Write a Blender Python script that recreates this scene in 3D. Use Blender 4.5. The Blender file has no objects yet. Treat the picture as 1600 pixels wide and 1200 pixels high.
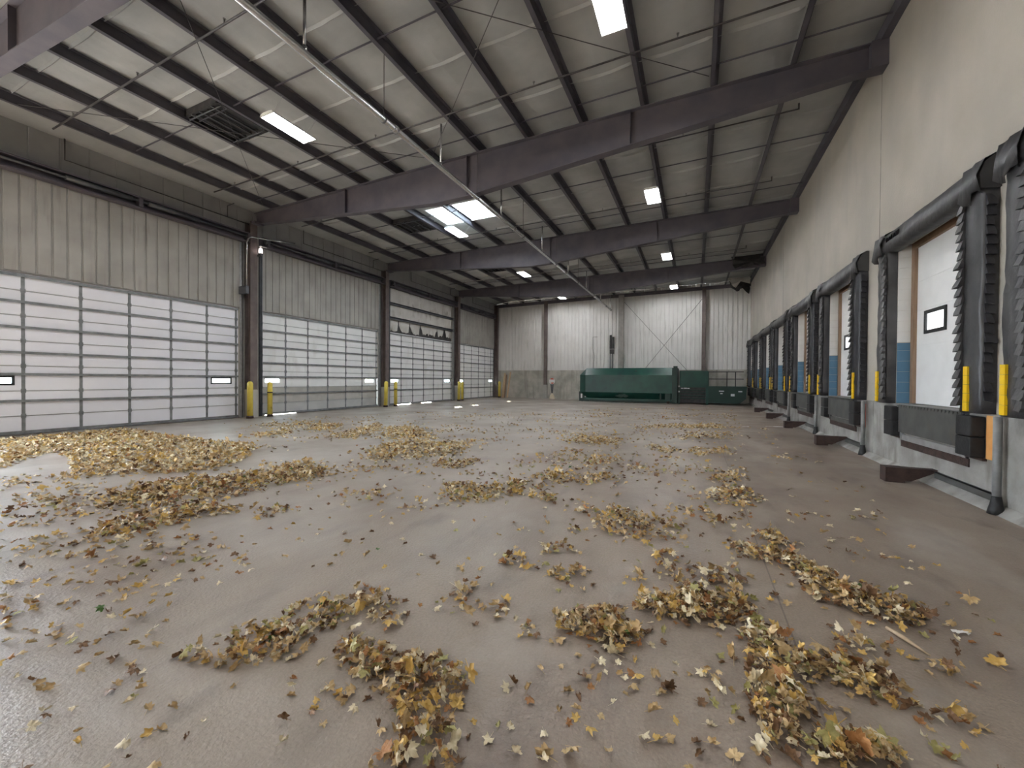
import bpy, bmesh, math, random
from mathutils import Vector, Matrix, Euler
import numpy as np

S = bpy.context.scene
COL = S.collection
R = math.radians

# ------------------------------------------------------------------ camera
cam = bpy.data.objects.new('camera', bpy.data.cameras.new('camera'))
COL.objects.link(cam)
cam.data.sensor_fit = 'HORIZONTAL'
cam.data.sensor_width = 36.0
cam.data.lens = 36.0 * 626.87 / 1600.0
cam.data.clip_start = 0.05
cam.data.clip_end = 300
YAW, PITCH, ROLL = 0.4294, -0.0106, 0.0068
_F = Vector((-math.sin(YAW) * math.cos(PITCH), math.cos(YAW) * math.cos(PITCH), math.sin(PITCH)))
_R = Vector((math.cos(YAW), math.sin(YAW), 0.0))
_U = _R.cross(_F)
_R2 = _R * math.cos(ROLL) + _U * math.sin(ROLL)
_U2 = -_R * math.sin(ROLL) + _U * math.cos(ROLL)
_m = Matrix((_R2, _U2, -_F)).transposed().to_4x4()
_m.translation = Vector((0, 0, 1.6))
cam.matrix_world = _m
S.camera = cam

# ------------------------------------------------------------------ view, world, sun
S.view_settings.view_transform = 'Standard'
S.view_settings.look = 'None'
S.view_settings.gamma = 1.0
S.view_settings.exposure = 2.3
S.view_settings.use_curve_mapping = False
S.cycles.max_bounces = 8
S.cycles.diffuse_bounces = 5
S.cycles.glossy_bounces = 3
S.cycles.transparent_max_bounces = 8
S.cycles.sample_clamp_indirect = 6.0
S.cycles.caustics_reflective = False
S.cycles.caustics_refractive = False

LAMP = 30.0        # strength of the fluorescent tubes
SKY = 6.5
SUN = 30.0
W = bpy.data.worlds.new('sky')
S.world = W
W.use_nodes = True
_bg = W.node_tree.nodes['Background']
_bg.inputs[0].default_value = (0.78, 0.88, 1.0, 1)
_bg.inputs[1].default_value = SKY

sun = bpy.data.objects.new('sun', bpy.data.lights.new('sun', 'SUN'))
COL.objects.link(sun)
sun.data.energy = SUN
sun.data.color = (1.0, 0.86, 0.66)
sun.data.angle = R(0.6)
sun.rotation_euler = Vector((3.88, -4.70, -1.34)).to_track_quat('-Z', 'Y').to_euler()

# ------------------------------------------------------------------ room dimensions (metres)
XL, XR, YE, YB = -16.68, 3.48, 32.80, -12.6
FRAMES = [2.98, 10.72, 18.46, 26.26]
ZDOOR = 4.45
def zp(x):            # underside of the purlins / top of the roof beams
    return 8.36 + 0.0105 * (x + 16.7)
PD = 0.26             # purlin depth
def zr(x):            # underside of the roof insulation
    return zp(x) + PD

# ------------------------------------------------------------------ mesh helpers
def box(bm, x0, x1, y0, y1, z0, z1):
    c = [(x0, y0, z0), (x1, y0, z0), (x1, y1, z0), (x0, y1, z0), (x0, y0, z1), (x1, y0, z1), (x1, y1, z1), (x0, y1, z1)]
    v = [bm.verts.new(p) for p in c]
    for f in ((3, 2, 1, 0), (4, 5, 6, 7), (0, 1, 5, 4), (1, 2, 6, 5), (2, 3, 7, 6), (3, 0, 4, 7)):
        bm.faces.new([v[i] for i in f])
    return v

def rbox(bm, x0, x1, y0, y1, z0, z1, b):
    t = bmesh.new()
    box(t, x0, x1, y0, y1, z0, z1)
    bmesh.ops.bevel(t, geom=t.edges[:], offset=b, segments=2, affect='EDGES', profile=0.6)
    me = bpy.data.meshes.new('tmp'); t.to_mesh(me); t.free(); bm.from_mesh(me); bpy.data.meshes.remove(me)

def prism(bm, pts, axis, a0, a1):
    """extrude a closed 2-D outline along axis (0 x, 1 y, 2 z); outline gives the other two coordinates in order"""
    def mk(p, a):
        l = list(p); l.insert(axis, a); return l
    A = [bm.verts.new(mk(p, a0)) for p in pts]
    B = [bm.verts.new(mk(p, a1)) for p in pts]
    n = len(pts)
    bm.faces.new(A); bm.faces.new(B[::-1])
    for i in range(n):
        bm.faces.new([A[i], B[i], B[(i + 1) % n], A[(i + 1) % n]])

def tube(bm, pts, r, n=8, cap=True):
    pts = [Vector(p) for p in pts]
    rings = []
    up = None
    for i, p in enumerate(pts):
        if i == 0: d = pts[1] - p
        elif i == len(pts) - 1: d = p - pts[i - 1]
        else: d = (pts[i + 1] - p).normalized() + (p - pts[i - 1]).normalized()
        d.normalize()
        if up is None:
            up = Vector((0, 0, 1)) if abs(d.z) < 0.9 else Vector((1, 0, 0))
        a = d.cross(up).normalized(); b = a.cross(d).normalized(); up = b
        rr = r[i] if isinstance(r, (list, tuple)) else r
        rings.append([bm.verts.new(p + (a * math.cos(2 * math.pi * k / n) + b * math.sin(2 * math.pi * k / n)) * rr) for k in range(n)])
    for i in range(len(rings) - 1):
        for k in range(n):
            f = bm.faces.new([rings[i][k], rings[i][(k + 1) % n], rings[i + 1][(k + 1) % n], rings[i + 1][k]])
            f.smooth = True
    if cap:
        bm.faces.new(rings[0][::-1]); bm.faces.new(rings[-1])

def lathe(bm, cx, cy, prof, n=20):
    rings = [[bm.verts.new((cx + r * math.cos(2 * math.pi * k / n), cy + r * math.sin(2 * math.pi * k / n), z)) for k in range(n)] for r, z in prof]
    for i in range(len(rings) - 1):
        for k in range(n):
            f = bm.faces.new([rings[i][k], rings[i][(k + 1) % n], rings[i + 1][(k + 1) % n], rings[i + 1][k]]); f.smooth = True
    bm.faces.new(rings[0][::-1]); bm.faces.new(rings[-1])

def gridboxes(bm, ys, zs, holes, x0, x1):
    """a wall slab in the y-z plane between x0 and x1 cut by rectangular holes (y0,y1,z0,z1)"""
    ys = sorted(set(list(ys) + [v for h in holes for v in h[:2]]))
    zs = sorted(set(list(zs) + [v for h in holes for v in h[2:]]))
    for i in range(len(ys) - 1):
        for j in range(len(zs) - 1):
            cy, cz = (ys[i] + ys[i + 1]) / 2, (zs[j] + zs[j + 1]) / 2
            if any(h[0] < cy < h[1] and h[2] < cz < h[3] for h in holes): continue
            box(bm, x0, x1, ys[i], ys[i + 1], zs[j], zs[j + 1])

def root_loc(o):
    v = Vector((0, 0, 0))
    while o is not None:
        v += o.location; o = o.parent
    return v

def obj(name, bm, mat, parent=None, label=None, recalc=True):
    """link a bmesh given in world coordinates as ONE mesh object"""
    if recalc: bmesh.ops.recalc_face_normals(bm, faces=bm.faces)
    me = bpy.data.meshes.new(name)
    if parent is not None:
        off = root_loc(parent)
    else:
        xs = [v.co for v in bm.verts]
        lo = [min(c[i] for c in xs) for i in range(3)]; hi = [max(c[i] for c in xs) for i in range(3)]
        off = Vector(((lo[0] + hi[0]) / 2, (lo[1] + hi[1]) / 2, lo[2]))
    bmesh.ops.translate(bm, verts=bm.verts, vec=-off)
    bm.to_mesh(me); bm.free()
    for m in (mat if isinstance(mat, (list, tuple)) else [mat]): me.materials.append(m)
    o = bpy.data.objects.new(name, me); COL.objects.link(o)
    if parent is not None: o.parent = parent
    else: o.location = off
    if label: o['label'] = label
    return o

def thing(name, label, cat, loc, group=None, kind=None):
    o = bpy.data.objects.new(name, None); COL.objects.link(o)
    o.empty_display_size = 0.2
    o.location = loc; o['label'] = label; o['category'] = cat
    if group: o['group'] = group
    if kind: o['kind'] = kind
    return o

def tag(o, label, cat, group=None, kind=None):
    o['label'] = label; o['category'] = cat
    if group: o['group'] = group
    if kind: o['kind'] = kind
    return o

def struct(o):
    o['kind'] = 'structure'; return o

def B(*boxes):
    bm = bmesh.new()
    for b in boxes: box(bm, *b)
    return bm

# ------------------------------------------------------------------ materials
def mat(name, c, rough=0.6, metal=0.0, c2=None, scale=3.0, detail=6.0, lo=0.35, hi=0.65, bump=0.0, bscale=40.0, stretch=(1, 1, 1), emit=None, spec=0.5, streak=None, seed=0.0):
    m = bpy.data.materials.new(name); m.use_nodes = True
    nt = m.node_tree; N = nt.nodes; Lk = nt.links
    b = N['Principled BSDF']
    b.inputs['Base Color'].default_value = (*c, 1); b.inputs['Roughness'].default_value = rough
    b.inputs['Metallic'].default_value = metal; b.inputs['Specular IOR Level'].default_value = spec
    if emit:
        b.inputs['Emission Color'].default_value = (*emit[0], 1); b.inputs['Emission Strength'].default_value = emit[1]
    g = N.new('ShaderNodeNewGeometry')
    mp = N.new('ShaderNodeMapping'); mp.inputs['Scale'].default_value = stretch; mp.inputs['Location'].default_value = (seed, seed * 1.7, seed * .6)
    Lk.new(g.outputs['Position'], mp.inputs[0])
    cur = None
    if c2:
        n = N.new('ShaderNodeTexNoise'); n.inputs['Scale'].default_value = scale; n.inputs['Detail'].default_value = detail
        Lk.new(mp.outputs[0], n.inputs['Vector'])
        r = N.new('ShaderNodeValToRGB'); r.color_ramp.elements[0].position = lo; r.color_ramp.elements[1].position = hi
        r.color_ramp.elements[0].color = (*c, 1); r.color_ramp.elements[1].color = (*c2, 1)
        Lk.new(n.outputs['Fac'], r.inputs[0]); cur = r.outputs[0]
        if streak:
            sc, col, a, z = streak
            n2 = N.new('ShaderNodeTexNoise'); n2.inputs['Scale'].default_value = 1.0; n2.inputs['Detail'].default_value = 5
            mp2 = N.new('ShaderNodeMapping'); mp2.inputs['Scale'].default_value = sc
            Lk.new(g.outputs['Position'], mp2.inputs[0]); Lk.new(mp2.outputs[0], n2.inputs['Vector'])
            r2 = N.new('ShaderNodeValToRGB'); r2.color_ramp.elements[0].position = a; r2.color_ramp.elements[1].position = z
            r2.color_ramp.elements[0].color = (0, 0, 0, 1)
            Lk.new(n2.outputs['Fac'], r2.inputs[0])
            mx = N.new('ShaderNodeMix'); mx.data_type = 'RGBA'
            Lk.new(r2.outputs[0], mx.inputs['Factor']); Lk.new(cur, mx.inputs['A']); mx.inputs['B'].default_value = (*col, 1)
            cur = mx.outputs['Result']
        Lk.new(cur, b.inputs['Base Color'])
    if bump:
        n3 = N.new('ShaderNodeTexNoise'); n3.inputs['Scale'].default_value = bscale; n3.inputs['Detail'].default_value = 5
        Lk.new(mp.outputs[0], n3.inputs['Vector'])
        bp = N.new('ShaderNodeBump'); bp.inputs['Strength'].default_value = bump; bp.inputs['Distance'].default_value = 0.02
        Lk.new(n3.outputs['Fac'], bp.inputs['Height']); Lk.new(bp.outputs[0], b.inputs['Normal'])
    return m

M = {}
M['siding'] = mat('ribbed_siding_paint', (0.325, 0.312, 0.288), 0.55, 0, (0.40, 0.387, 0.36), 1.2, streak=((6, 6, .7), (0.21, 0.195, 0.17), .56, .9))
M['siding_end'] = mat('end_siding_paint', (0.72, 0.71, 0.69), 0.5, 0, (0.79, 0.78, 0.765), 1.0, streak=((5, 5, .5), (0.32, 0.31, 0.29), .56, .9))
M['upper'] = mat('upper_wall_facing', (0.27, 0.268, 0.268), 0.7, 0, (0.32, 0.316, 0.312), 1.5)
M['outer'] = mat('outer_skin', (0.2, 0.19, 0.18), 0.7, 0, (0.26, 0.25, 0.24), 2)
M['pier'] = mat('pier_lining', (0.40, 0.385, 0.36), 0.6, 0, (0.48, 0.46, 0.43), 2.5)
M['block'] = mat('painted_block', (0.385, 0.355, 0.305), 0.75, 0, (0.455, 0.42, 0.365), .7, bump=.25, bscale=25, streak=((.8, .8, .25), (0.34, 0.32, 0.295), .5, .85))
M['foundation'] = mat('grey_concrete', (0.215, 0.205, 0.19), 0.8, 0, (0.34, 0.328, 0.305), 2.4, lo=.38, hi=.66, bump=.4, bscale=18, streak=((3, 3, .8), (0.12, 0.105, 0.092), .55, .78))
M['endconc'] = mat('board_marked_concrete', (0.34, 0.33, 0.29), 0.8, 0, (0.52, 0.50, 0.455), 1.6, lo=.35, hi=.65, bump=.3, bscale=14, streak=((4, 4, .4), (0.24, 0.22, 0.185), .55, .82))
M['ceiling'] = mat('vinyl_insulation', (0.335, 0.34, 0.335), 0.55, 0, (0.40, 0.402, 0.395), 1.5, bump=.35, bscale=5, streak=((.3, 1.2, .3), (0.30, 0.298, 0.29), .55, .85))
M['steel'] = mat('dark_red_oxide_steel', (0.082, 0.076, 0.096), 0.6, 0.0, (0.118, 0.103, 0.120), 2.2, bump=.1, bscale=30)
M['purlin'] = mat('dark_purlin_steel', (0.072, 0.069, 0.086), 0.6, 0.0, (0.10, 0.094, 0.111), 2)
M['column'] = mat('brown_column_steel', (0.10, 0.076, 0.072), 0.6, 0, (0.15, 0.118, 0.11), 3, streak=((7, 7, 1), (0.06, 0.045, 0.04), .55, .8))
M['greycol'] = mat('grey_column_steel', (0.26, 0.245, 0.23), 0.6, 0, (0.33, 0.31, 0.29), 3)
M['galv'] = mat('galvanised_steel', (0.42, 0.43, 0.44), 0.35, 0.7, (0.52, 0.53, 0.54), 8)
M['strut'] = mat('dull_galvanised_strut', (0.17, 0.18, 0.19), 0.5, 0.35, (0.26, 0.27, 0.28), 6)
M['track'] = mat('dark_track_steel', (0.06, 0.065, 0.075), 0.5, 0.3, (0.11, 0.115, 0.125), 5)
M['door'] = mat('white_door_skin', (0.80, 0.80, 0.805), 0.45, 0, (0.86, 0.86, 0.865), 1.2, streak=((2, 2, .6), (0.64, 0.625, 0.60), .58, .85))
M['doordaylit'] = mat('daylit_door_skin', (0.83, 0.83, 0.90), 0.4, 0, (0.87, 0.87, 0.93), 1.0)  # nearest door: daylight put into a brighter, bluer skin colour
M['doorgrey'] = mat('dirty_grey_door_skin', (0.42, 0.425, 0.43), 0.5, 0, (0.50, 0.50, 0.49), 1.6)
M['doorjointshade'] = mat('door_joint_shade_strip', (0.36, 0.36, 0.37), 0.6, 0, (0.40, 0.40, 0.41), 4)
M['rubber'] = mat('black_rubber', (0.006, 0.006, 0.007), 0.6, 0, (0.013, 0.013, 0.014), 8, bump=.2, bscale=30)
M['vinyl'] = mat('worn_black_vinyl', (0.012, 0.012, 0.0155), 0.42, 0, (0.024, 0.0235, 0.028), 3, bump=.5, bscale=9, streak=((1.5, 1.5, 1.5), (0.045, 0.044, 0.045), .6, .82))
M['vinylgrey'] = mat('faded_black_vinyl', (0.028, 0.0275, 0.030), 0.45, 0, (0.052, 0.051, 0.052), 3, bump=.5, bscale=8)
M['plate'] = mat('grey_steel_plate', (0.062, 0.063, 0.06), 0.55, 0.2, (0.09, 0.09, 0.085), 4, streak=((3, 3, 3), (0.09, 0.07, 0.05), .6, .8))
M['rust'] = mat('brown_rusty_steel', (0.028, 0.015, 0.012), 0.7, 0.1, (0.055, 0.03, 0.024), 9, bump=.4, bscale=40)
M['yellow'] = mat('yellow_paint', (0.72, 0.56, 0.08), 0.45, 0, (0.78, 0.63, 0.13), 5, streak=((9, 9, 4), (0.33, 0.22, 0.05), .6, .8))
M['yellowstrip'] = mat('yellow_plastic_strip', (0.80, 0.50, 0.01), 0.4, 0, (0.84, 0.56, 0.02), 6)
M['orange'] = mat('orange_board', (0.62, 0.27, 0.07), 0.6, 0, (0.70, 0.36, 0.12), 5)
M['red'] = mat('red_reflector', (0.55, 0.07, 0.03), 0.4, 0, (0.6, 0.1, 0.05), 5)
M['wood'] = mat('brown_wood', (0.20, 0.125, 0.075), 0.6, 0, (0.28, 0.185, 0.12), 4, stretch=(6, 6, .6))
M['palewood'] = mat('pale_wood_board', (0.48, 0.33, 0.19), 0.55, 0, (0.58, 0.42, 0.27), 4, stretch=(6, 6, .6))
M['white'] = mat('white_paint', (0.74, 0.74, 0.73), 0.5, 0, (0.79, 0.79, 0.78), 3)
M['blue'] = mat('blue_block_paint', (0.065, 0.15, 0.235), 0.55, 0, (0.08, 0.175, 0.265), 3)
M['jambwhite'] = mat('white_block_paint', (0.60, 0.59, 0.565), 0.6, 0, (0.66, 0.65, 0.625), 2.5)
M['green'] = mat('green_enamel', (0.007, 0.052, 0.042), 0.38, 0, (0.012, 0.08, 0.057), 1.1, streak=((1.5, 1.5, 1.5), (0.007, 0.034, 0.034), .5, .8))
M['darkgreen'] = mat('dark_green_enamel', (0.006, 0.026, 0.022), 0.45, 0, (0.010, 0.04, 0.032), 1.5)
M['brass'] = mat('grey_pipe_fitting', (0.2, 0.2, 0.2), 0.5, 0.4, (0.28, 0.28, 0.27), 6)
M['pipe'] = mat('grey_steel_pipe', (0.5, 0.5, 0.51), 0.27, 0.85, (0.62, 0.62, 0.63), 4)
M['blackpipe'] = mat('black_iron_pipe', (0.06, 0.056, 0.06), 0.55, 0.2, (0.10, 0.095, 0.095), 6)
M['paper'] = mat('white_paper', (0.78, 0.77, 0.75), 0.7, 0, (0.82, 0.81, 0.80), 9)
M['sand'] = mat('beige_concrete_base', (0.52, 0.45, 0.33), 0.8, 0, (0.6, 0.53, 0.41), 12)
M['twig'] = mat('dry_wood_splinter', (0.46, 0.34, 0.22), 0.7, 0, (0.55, 0.42, 0.29), 20)
M['insul'] = mat('dirty_white_facing', (0.60, 0.58, 0.545), 0.65, 0, (0.70, 0.685, 0.65), 1.5, bump=.4, bscale=6, streak=((1.6, 1.6, .9), (0.22, 0.18, 0.14), .57, .78))
M['vent'] = mat('dark_vent_metal', (0.03, 0.03, 0.034), 0.6, 0.2, (0.06, 0.055, 0.055), 6)
M['tube'] = mat('lit_tube', (0.9, 0.9, 0.9), 0.4, 0, emit=((0.975, 0.985, 1.0), LAMP))
M['lens'] = mat('alarm_lens', (0.85, 0.5, 0.45), 0.3, 0, emit=((1.0, 0.85, 0.8), 0.9))
M['lit'] = mat('lit_window_glass', (0.8, 0.8, 0.78), 0.1, 0, emit=((0.95, 0.97, 1.0), 0.75))
M['ground'] = mat('outside_paving', (0.32, 0.31, 0.29), 0.9, 0, (0.42, 0.41, 0.38), .6)
M['marking'] = mat('white_marking', (0.7, 0.7, 0.74), 0.6, 0, (0.78, 0.78, 0.8), 9)
M['scuff'] = mat('pale_scuff', (0.20, 0.28, 0.255), 0.6, 0, (0.28, 0.35, 0.33), 9)

def glass(name, tint, frost):
    m = bpy.data.materials.new(name); m.use_nodes = True
    nt = m.node_tree; N = nt.nodes; N.remove(N['Principled BSDF']); o = N['Material Output']
    a = N.new('ShaderNodeBsdfTranslucent' if frost else 'ShaderNodeBsdfTransparent'); a.inputs[0].default_value = (*tint, 1)
    g = N.new('ShaderNodeBsdfGlossy'); g.inputs['Roughness'].default_value = 0.1
    mx = N.new('ShaderNodeMixShader'); mx.inputs[0].default_value = 0.06
    nt.links.new(a.outputs[0], mx.inputs[1]); nt.links.new(g.outputs[0], mx.inputs[2])
    nt.links.new(mx.outputs[0], o.inputs['Surface'])
    return m
M['clear'] = glass('clear_pane', (0.9, 0.94, 0.95), False)
M['frost'] = glass('milky_pane', (0.62, 0.72, 0.75), True)
M['greypipe'] = mat('dull_grey_pipe', (0.17, 0.17, 0.17), 0.5, 0.2, (0.24, 0.24, 0.235), 6)

def floor_mat():
    m = bpy.data.materials.new('worn_concrete_floor'); m.use_nodes = True
    nt = m.node_tree; N = nt.nodes; L = nt.links; b = N['Principled BSDF']
    g = N.new('ShaderNodeNewGeometry')
    def noise(scale, detail, st=(1, 1, 1), rough=.55):
        mp = N.new('ShaderNodeMapping'); mp.inputs['Scale'].default_value = st
        L.new(g.outputs['Position'], mp.inputs[0])
        n = N.new('ShaderNodeTexNoise'); n.inputs['Scale'].default_value = scale; n.inputs['Detail'].default_value = detail; n.inputs['Roughness'].default_value = rough
        L.new(mp.outputs[0], n.inputs['Vector']); return n.outputs['Fac']
    def ramp(f, p0, c0, p1, c1):
        r = N.new('ShaderNodeValToRGB'); r.color_ramp.elements[0].position = p0; r.color_ramp.elements[1].position = p1
        r.color_ramp.elements[0].color = (*c0, 1); r.color_ramp.elements[1].color = (*c1, 1); L.new(f, r.inputs[0]); return r.outputs[0]
    def mix(f, a, c):
        x = N.new('ShaderNodeMix'); x.data_type = 'RGBA'
        L.new(f, x.inputs['Factor'])
        L.new(a, x.inputs['A'])
        if isinstance(c, tuple): x.inputs['B'].default_value = (*c, 1)
        else: L.new(c, x.inputs['B'])
        return x.outputs['Result']
    base = ramp(noise(.35, 7), .35, (0.255, 0.198, 0.155), .65, (0.325, 0.265, 0.213))
    fine = ramp(noise(60, 3), .35, (0.0, 0.0, 0.0), .8, (.55, .55, .55))
    base = mix(fine, base, (0.17, 0.132, 0.108))
    sp = noise(140, 2, rough=.8)
    base = mix(ramp(sp, .62, (0, 0, 0), .78, (.7, .7, .7)), base, (0.46, 0.41, 0.355))
    st = ramp(noise(.9, 6, (1.6, .5, 1)), .5, (0, 0, 0), .74, (.9, .9, .9))
    base = mix(st, base, (0.178, 0.135, 0.112))
    st2 = ramp(noise(2.6, 7, (1.2, .45, 1)), .56, (0, 0, 0), .72, (.75, .75, .75))
    base = mix(st2, base, (0.135, 0.106, 0.09))
    st3 = ramp(noise(1.1, 6, (1.0, .6, 1)), .30, (.55, .55, .55), .46, (0, 0, 0))
    base = mix(st3, base, (0.41, 0.365, 0.32))
    # paler towards the roll-up doors, broken up by noise
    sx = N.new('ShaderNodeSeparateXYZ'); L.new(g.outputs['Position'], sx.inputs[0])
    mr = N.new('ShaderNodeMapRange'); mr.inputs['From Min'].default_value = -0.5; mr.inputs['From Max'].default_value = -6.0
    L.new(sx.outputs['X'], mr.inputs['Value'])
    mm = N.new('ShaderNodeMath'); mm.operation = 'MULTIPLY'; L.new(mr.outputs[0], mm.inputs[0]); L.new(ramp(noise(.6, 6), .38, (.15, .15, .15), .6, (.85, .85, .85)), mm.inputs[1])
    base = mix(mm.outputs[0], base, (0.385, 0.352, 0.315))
    # sawn joint running down the hall
    jd = N.new('ShaderNodeMath'); jd.operation = 'SUBTRACT'; L.new(sx.outputs['X'], jd.inputs[0]); jd.inputs[1].default_value = .57
    ja = N.new('ShaderNodeMath'); ja.operation = 'ABSOLUTE'; L.new(jd.outputs[0], ja.inputs[0])
    jl = N.new('ShaderNodeMath'); jl.operation = 'LESS_THAN'; L.new(ja.outputs[0], jl.inputs[0]); jl.inputs[1].default_value = .006
    jm = N.new('ShaderNodeMath'); jm.operation = 'MULTIPLY'; L.new(jl.outputs[0], jm.inputs[0]); jm.inputs[1].default_value = .75
    base = mix(jm.outputs[0], base, (0.14, 0.115, 0.10))
    L.new(base, b.inputs['Base Color'])
    rr = N.new('ShaderNodeMapRange'); rr.inputs['To Min'].default_value = .30; rr.inputs['To Max'].default_value = .56
    rr.inputs['From Min'].default_value = .35; rr.inputs['From Max'].default_value = .65
    L.new(noise(.5, 5), rr.inputs['Value']); L.new(rr.outputs[0], b.inputs['Roughness'])
    bp = N.new('ShaderNodeBump'); bp.inputs['Strength'].default_value = .5; bp.inputs['Distance'].default_value = .012
    L.new(noise(45, 6), bp.inputs['Height'])
    bp2 = N.new('ShaderNodeBump'); bp2.inputs['Strength'].default_value = .25; bp2.inputs['Distance'].default_value = .08
    L.new(noise(1.3, 4), bp2.inputs['Height']); L.new(bp.outputs[0], bp2.inputs['Normal'])
    L.new(bp2.outputs[0], b.inputs['Normal'])
    return m
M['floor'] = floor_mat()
# ================================================================== THE SETTING
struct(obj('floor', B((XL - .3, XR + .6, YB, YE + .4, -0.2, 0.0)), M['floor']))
struct(obj('outside_ground', B((XL - 60, XL - .3, -50, 70, -0.25, -0.05)), M['ground']))

# ---- ceiling: vinyl-faced insulation sagging between the purlins, with lap seams, holed for the skylight
PUR = [3.42 - 1.58 * k for k in range(13)]          # left edge of every purlin
SKY_X, SKY_Y = (-10.35, -7.75), (13.75, 15.45)
def ceiling():
    xs = []
    e = sorted(PUR)
    xs = list(np.arange(XL - .2, e[0], .2))
    for a, b in zip(e[:-1], e[1:]):
        xs += [a + (b - a) * t for t in (0, .06, .2, .35, .5, .65, .8, .94)]
    xs += [e[-1], XR + .05, XR + .25]
    ys = []
    y = YB
    while y < YE + .2:
        ys += [y, y + .04, y + .08, y + .3, y + .6, y + .9, y + 1.2, y + 1.5]; y += 1.83
    for v in SKY_X: xs.append(v)
    for v in SKY_Y: ys.append(v)
    xs = sorted(set(round(float(v), 3) for v in xs)); ys = sorted(set(round(float(v), 3) for v in ys))
    bm = bmesh.new(); rnd = random.Random(5)
    V = {}
    for i, x in enumerate(xs):
        ph = 0.0
        for a, b in zip(e[:-1], e[1:]):
            if a <= x <= b: ph = math.sin(math.pi * (x - a) / (b - a))
        for j, y in enumerate(ys):
            seam = 1.0 if abs(((y - YB) % 1.83) - .04) < .01 else 0.0
            z = zr(x) - ph * (.035 + .02 * math.sin(y * 1.7 + x) + .015 * rnd.random()) - seam * .045 * (ph > .05)
            if x < -15.6: z = zr(-15.6) + (8.44 - zr(-15.6)) * min(1, (-15.6 - x) / 1.05)
            V[i, j] = bm.verts.new((x, y + .05 * math.sin(x * 2.0) * 0, z))
    for i in range(len(xs) - 1):
        for j in range(len(ys) - 1):
            cx, cy = (xs[i] + xs[i + 1]) / 2, (ys[j] + ys[j + 1]) / 2
            if SKY_X[0] < cx < SKY_X[1] and SKY_Y[0] < cy < SKY_Y[1]: continue
            f = bm.faces.new([V[i, j], V[i, j + 1], V[i + 1, j + 1], V[i + 1, j]])
    return bm
struct(obj('ceiling', ceiling(), M['ceiling'], recalc=False))

def ribbed(bm, axis, base, u0, u1, z0, z1, out, pitch=.305, depth=.028, w=.055):
    """ribbed sheet: axis 'x' runs along x at y=base, 'y' along y at x=base; grooves pushed back by depth along -out"""
    pts = [(u0, 0)]
    u = u0 + pitch / 2
    while u + w < u1:
        pts += [(u - w / 2, 0), (u - w / 4, -1), (u + w / 4, -1), (u + w / 2, 0)]; u += pitch
    pts.append((u1, 0))
    def P(u, d, z):
        q = base + out * d * depth
        return (u, q, z) if axis == 'x' else (q, u, z)
    lo = [bm.verts.new(P(u, d, z0)) for u, d in pts]; hi = [bm.verts.new(P(u, d, z1)) for u, d in pts]
    for i in range(len(pts) - 1): bm.faces.new([lo[i], lo[i + 1], hi[i + 1], hi[i]])

# ---- roll-up door wall (left)
DOORS = [(3.30, 10.10), (11.03, 17.85), (18.80, 25.62), (26.40, 32.52)]
OPEN = (-4.55, 2.35)                                   # doorway behind the camera, rolled open
piers = []
edges = [YB] + [v for d in [OPEN] + DOORS for v in d] + [YE + .3]
for i in range(0, len(edges), 2): piers.append((edges[i], edges[i + 1]))
bm = bmesh.new()
for a, b in piers: box(bm, -16.92, -16.70, a, b, 0, 8.7)
box(bm, -16.92, -16.84, YB, YE + .3, 4.42, 8.7)
struct(obj('wall_left', bm, M['pier']))
struct(obj('wall_left_shade_panel', B((-16.838, -16.81, 18.80, 25.62, 4.43, 7.42)), M['vent']))   # black panel added behind the torn facing, standing in for shade in the gaps
bm = bmesh.new()
for k, (a, b) in enumerate([OPEN] + DOORS):
    if k == 3: continue
    ribbed(bm, 'y', -16.66, a - .02, b + .02, 4.43, 7.45, 1)
    box(bm, -16.70, -16.66, a, b, 4.42, 4.45)
w = struct(obj('wall_left_siding', bm, M['siding']))
bm = bmesh.new()
prev = YB
for f in FRAMES + [YE]:
    ribbed(bm, 'y', -16.66, prev, f, 7.43, 8.46, 1, pitch=.61, depth=.012, w=.04); prev = f
struct(obj('wall_left_upper', bm, M['upper']))

# ---- end wall
bm = bmesh.new(); box(bm, XL - .3, XR + .3, YE + .06, YE + .3, 0, 9.0)
struct(obj('wall_end', bm, M['outer']))
bm = bmesh.new(); ribbed(bm, 'x', YE, XL, XR, 2.40, 8.85, -1, pitch=.305, depth=.035, w=.07)
struct(obj('wall_end_siding', bm, M['siding_end']))
bm = bmesh.new(); x = XL
while x < XR:
    box(bm, x + .012, min(x + 1.22, XR) - .012, YE - .12, YE + .06, 0, 2.43); x += 1.22
box(bm, XL, XR, YE - .108, YE + .05, 0, 2.43)
struct(obj('trim_1', bm, M['endconc']))                # board-marked concrete dado

# ---- dock wall (right): painted block above, grey foundation below, eight openings
DOCKS = [5.18, 8.82, 13.08, 17.00, 20.95, 24.45, 27.80, 31.13]   # bay centres, first one beside the camera
def dock_half(i): return 1.62
holes = [(c - 1.20, c + 1.20, 1.20, 4.20) for c in DOCKS] + [(c - 1.20, c + 1.20, 1.20, 4.20) for c in (1.0, -3.2)]
bm = bmesh.new(); gridboxes(bm, [YB, YE + .1], [1.20, 9.0], holes, XR, XR + .19); box(bm, XR + .32, XR + .5, YB, YE + .1, 0, 9.0); box(bm, XR + .19, XR + .32, YB, YE + .1, 0, 1.19)  # unseen slab behind the dock doors added to block sky leaking in
struct(obj('wall_right', bm, M['block']))
bm = bmesh.new()
box(bm, XR - .045, XR + .19, YB, YE, 0, 1.20)
for y in (10.93, 21.9): box(bm, XR - .05, XR, y - .006, y + .006, 0, 1.2)
prism(bm, [(XR - .045, 0), (XR - .16, 0), (XR - .045, .10)], 1, YB, YE)
struct(obj('baseboard_right', bm, M['foundation']))
bm = bmesh.new()
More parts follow.
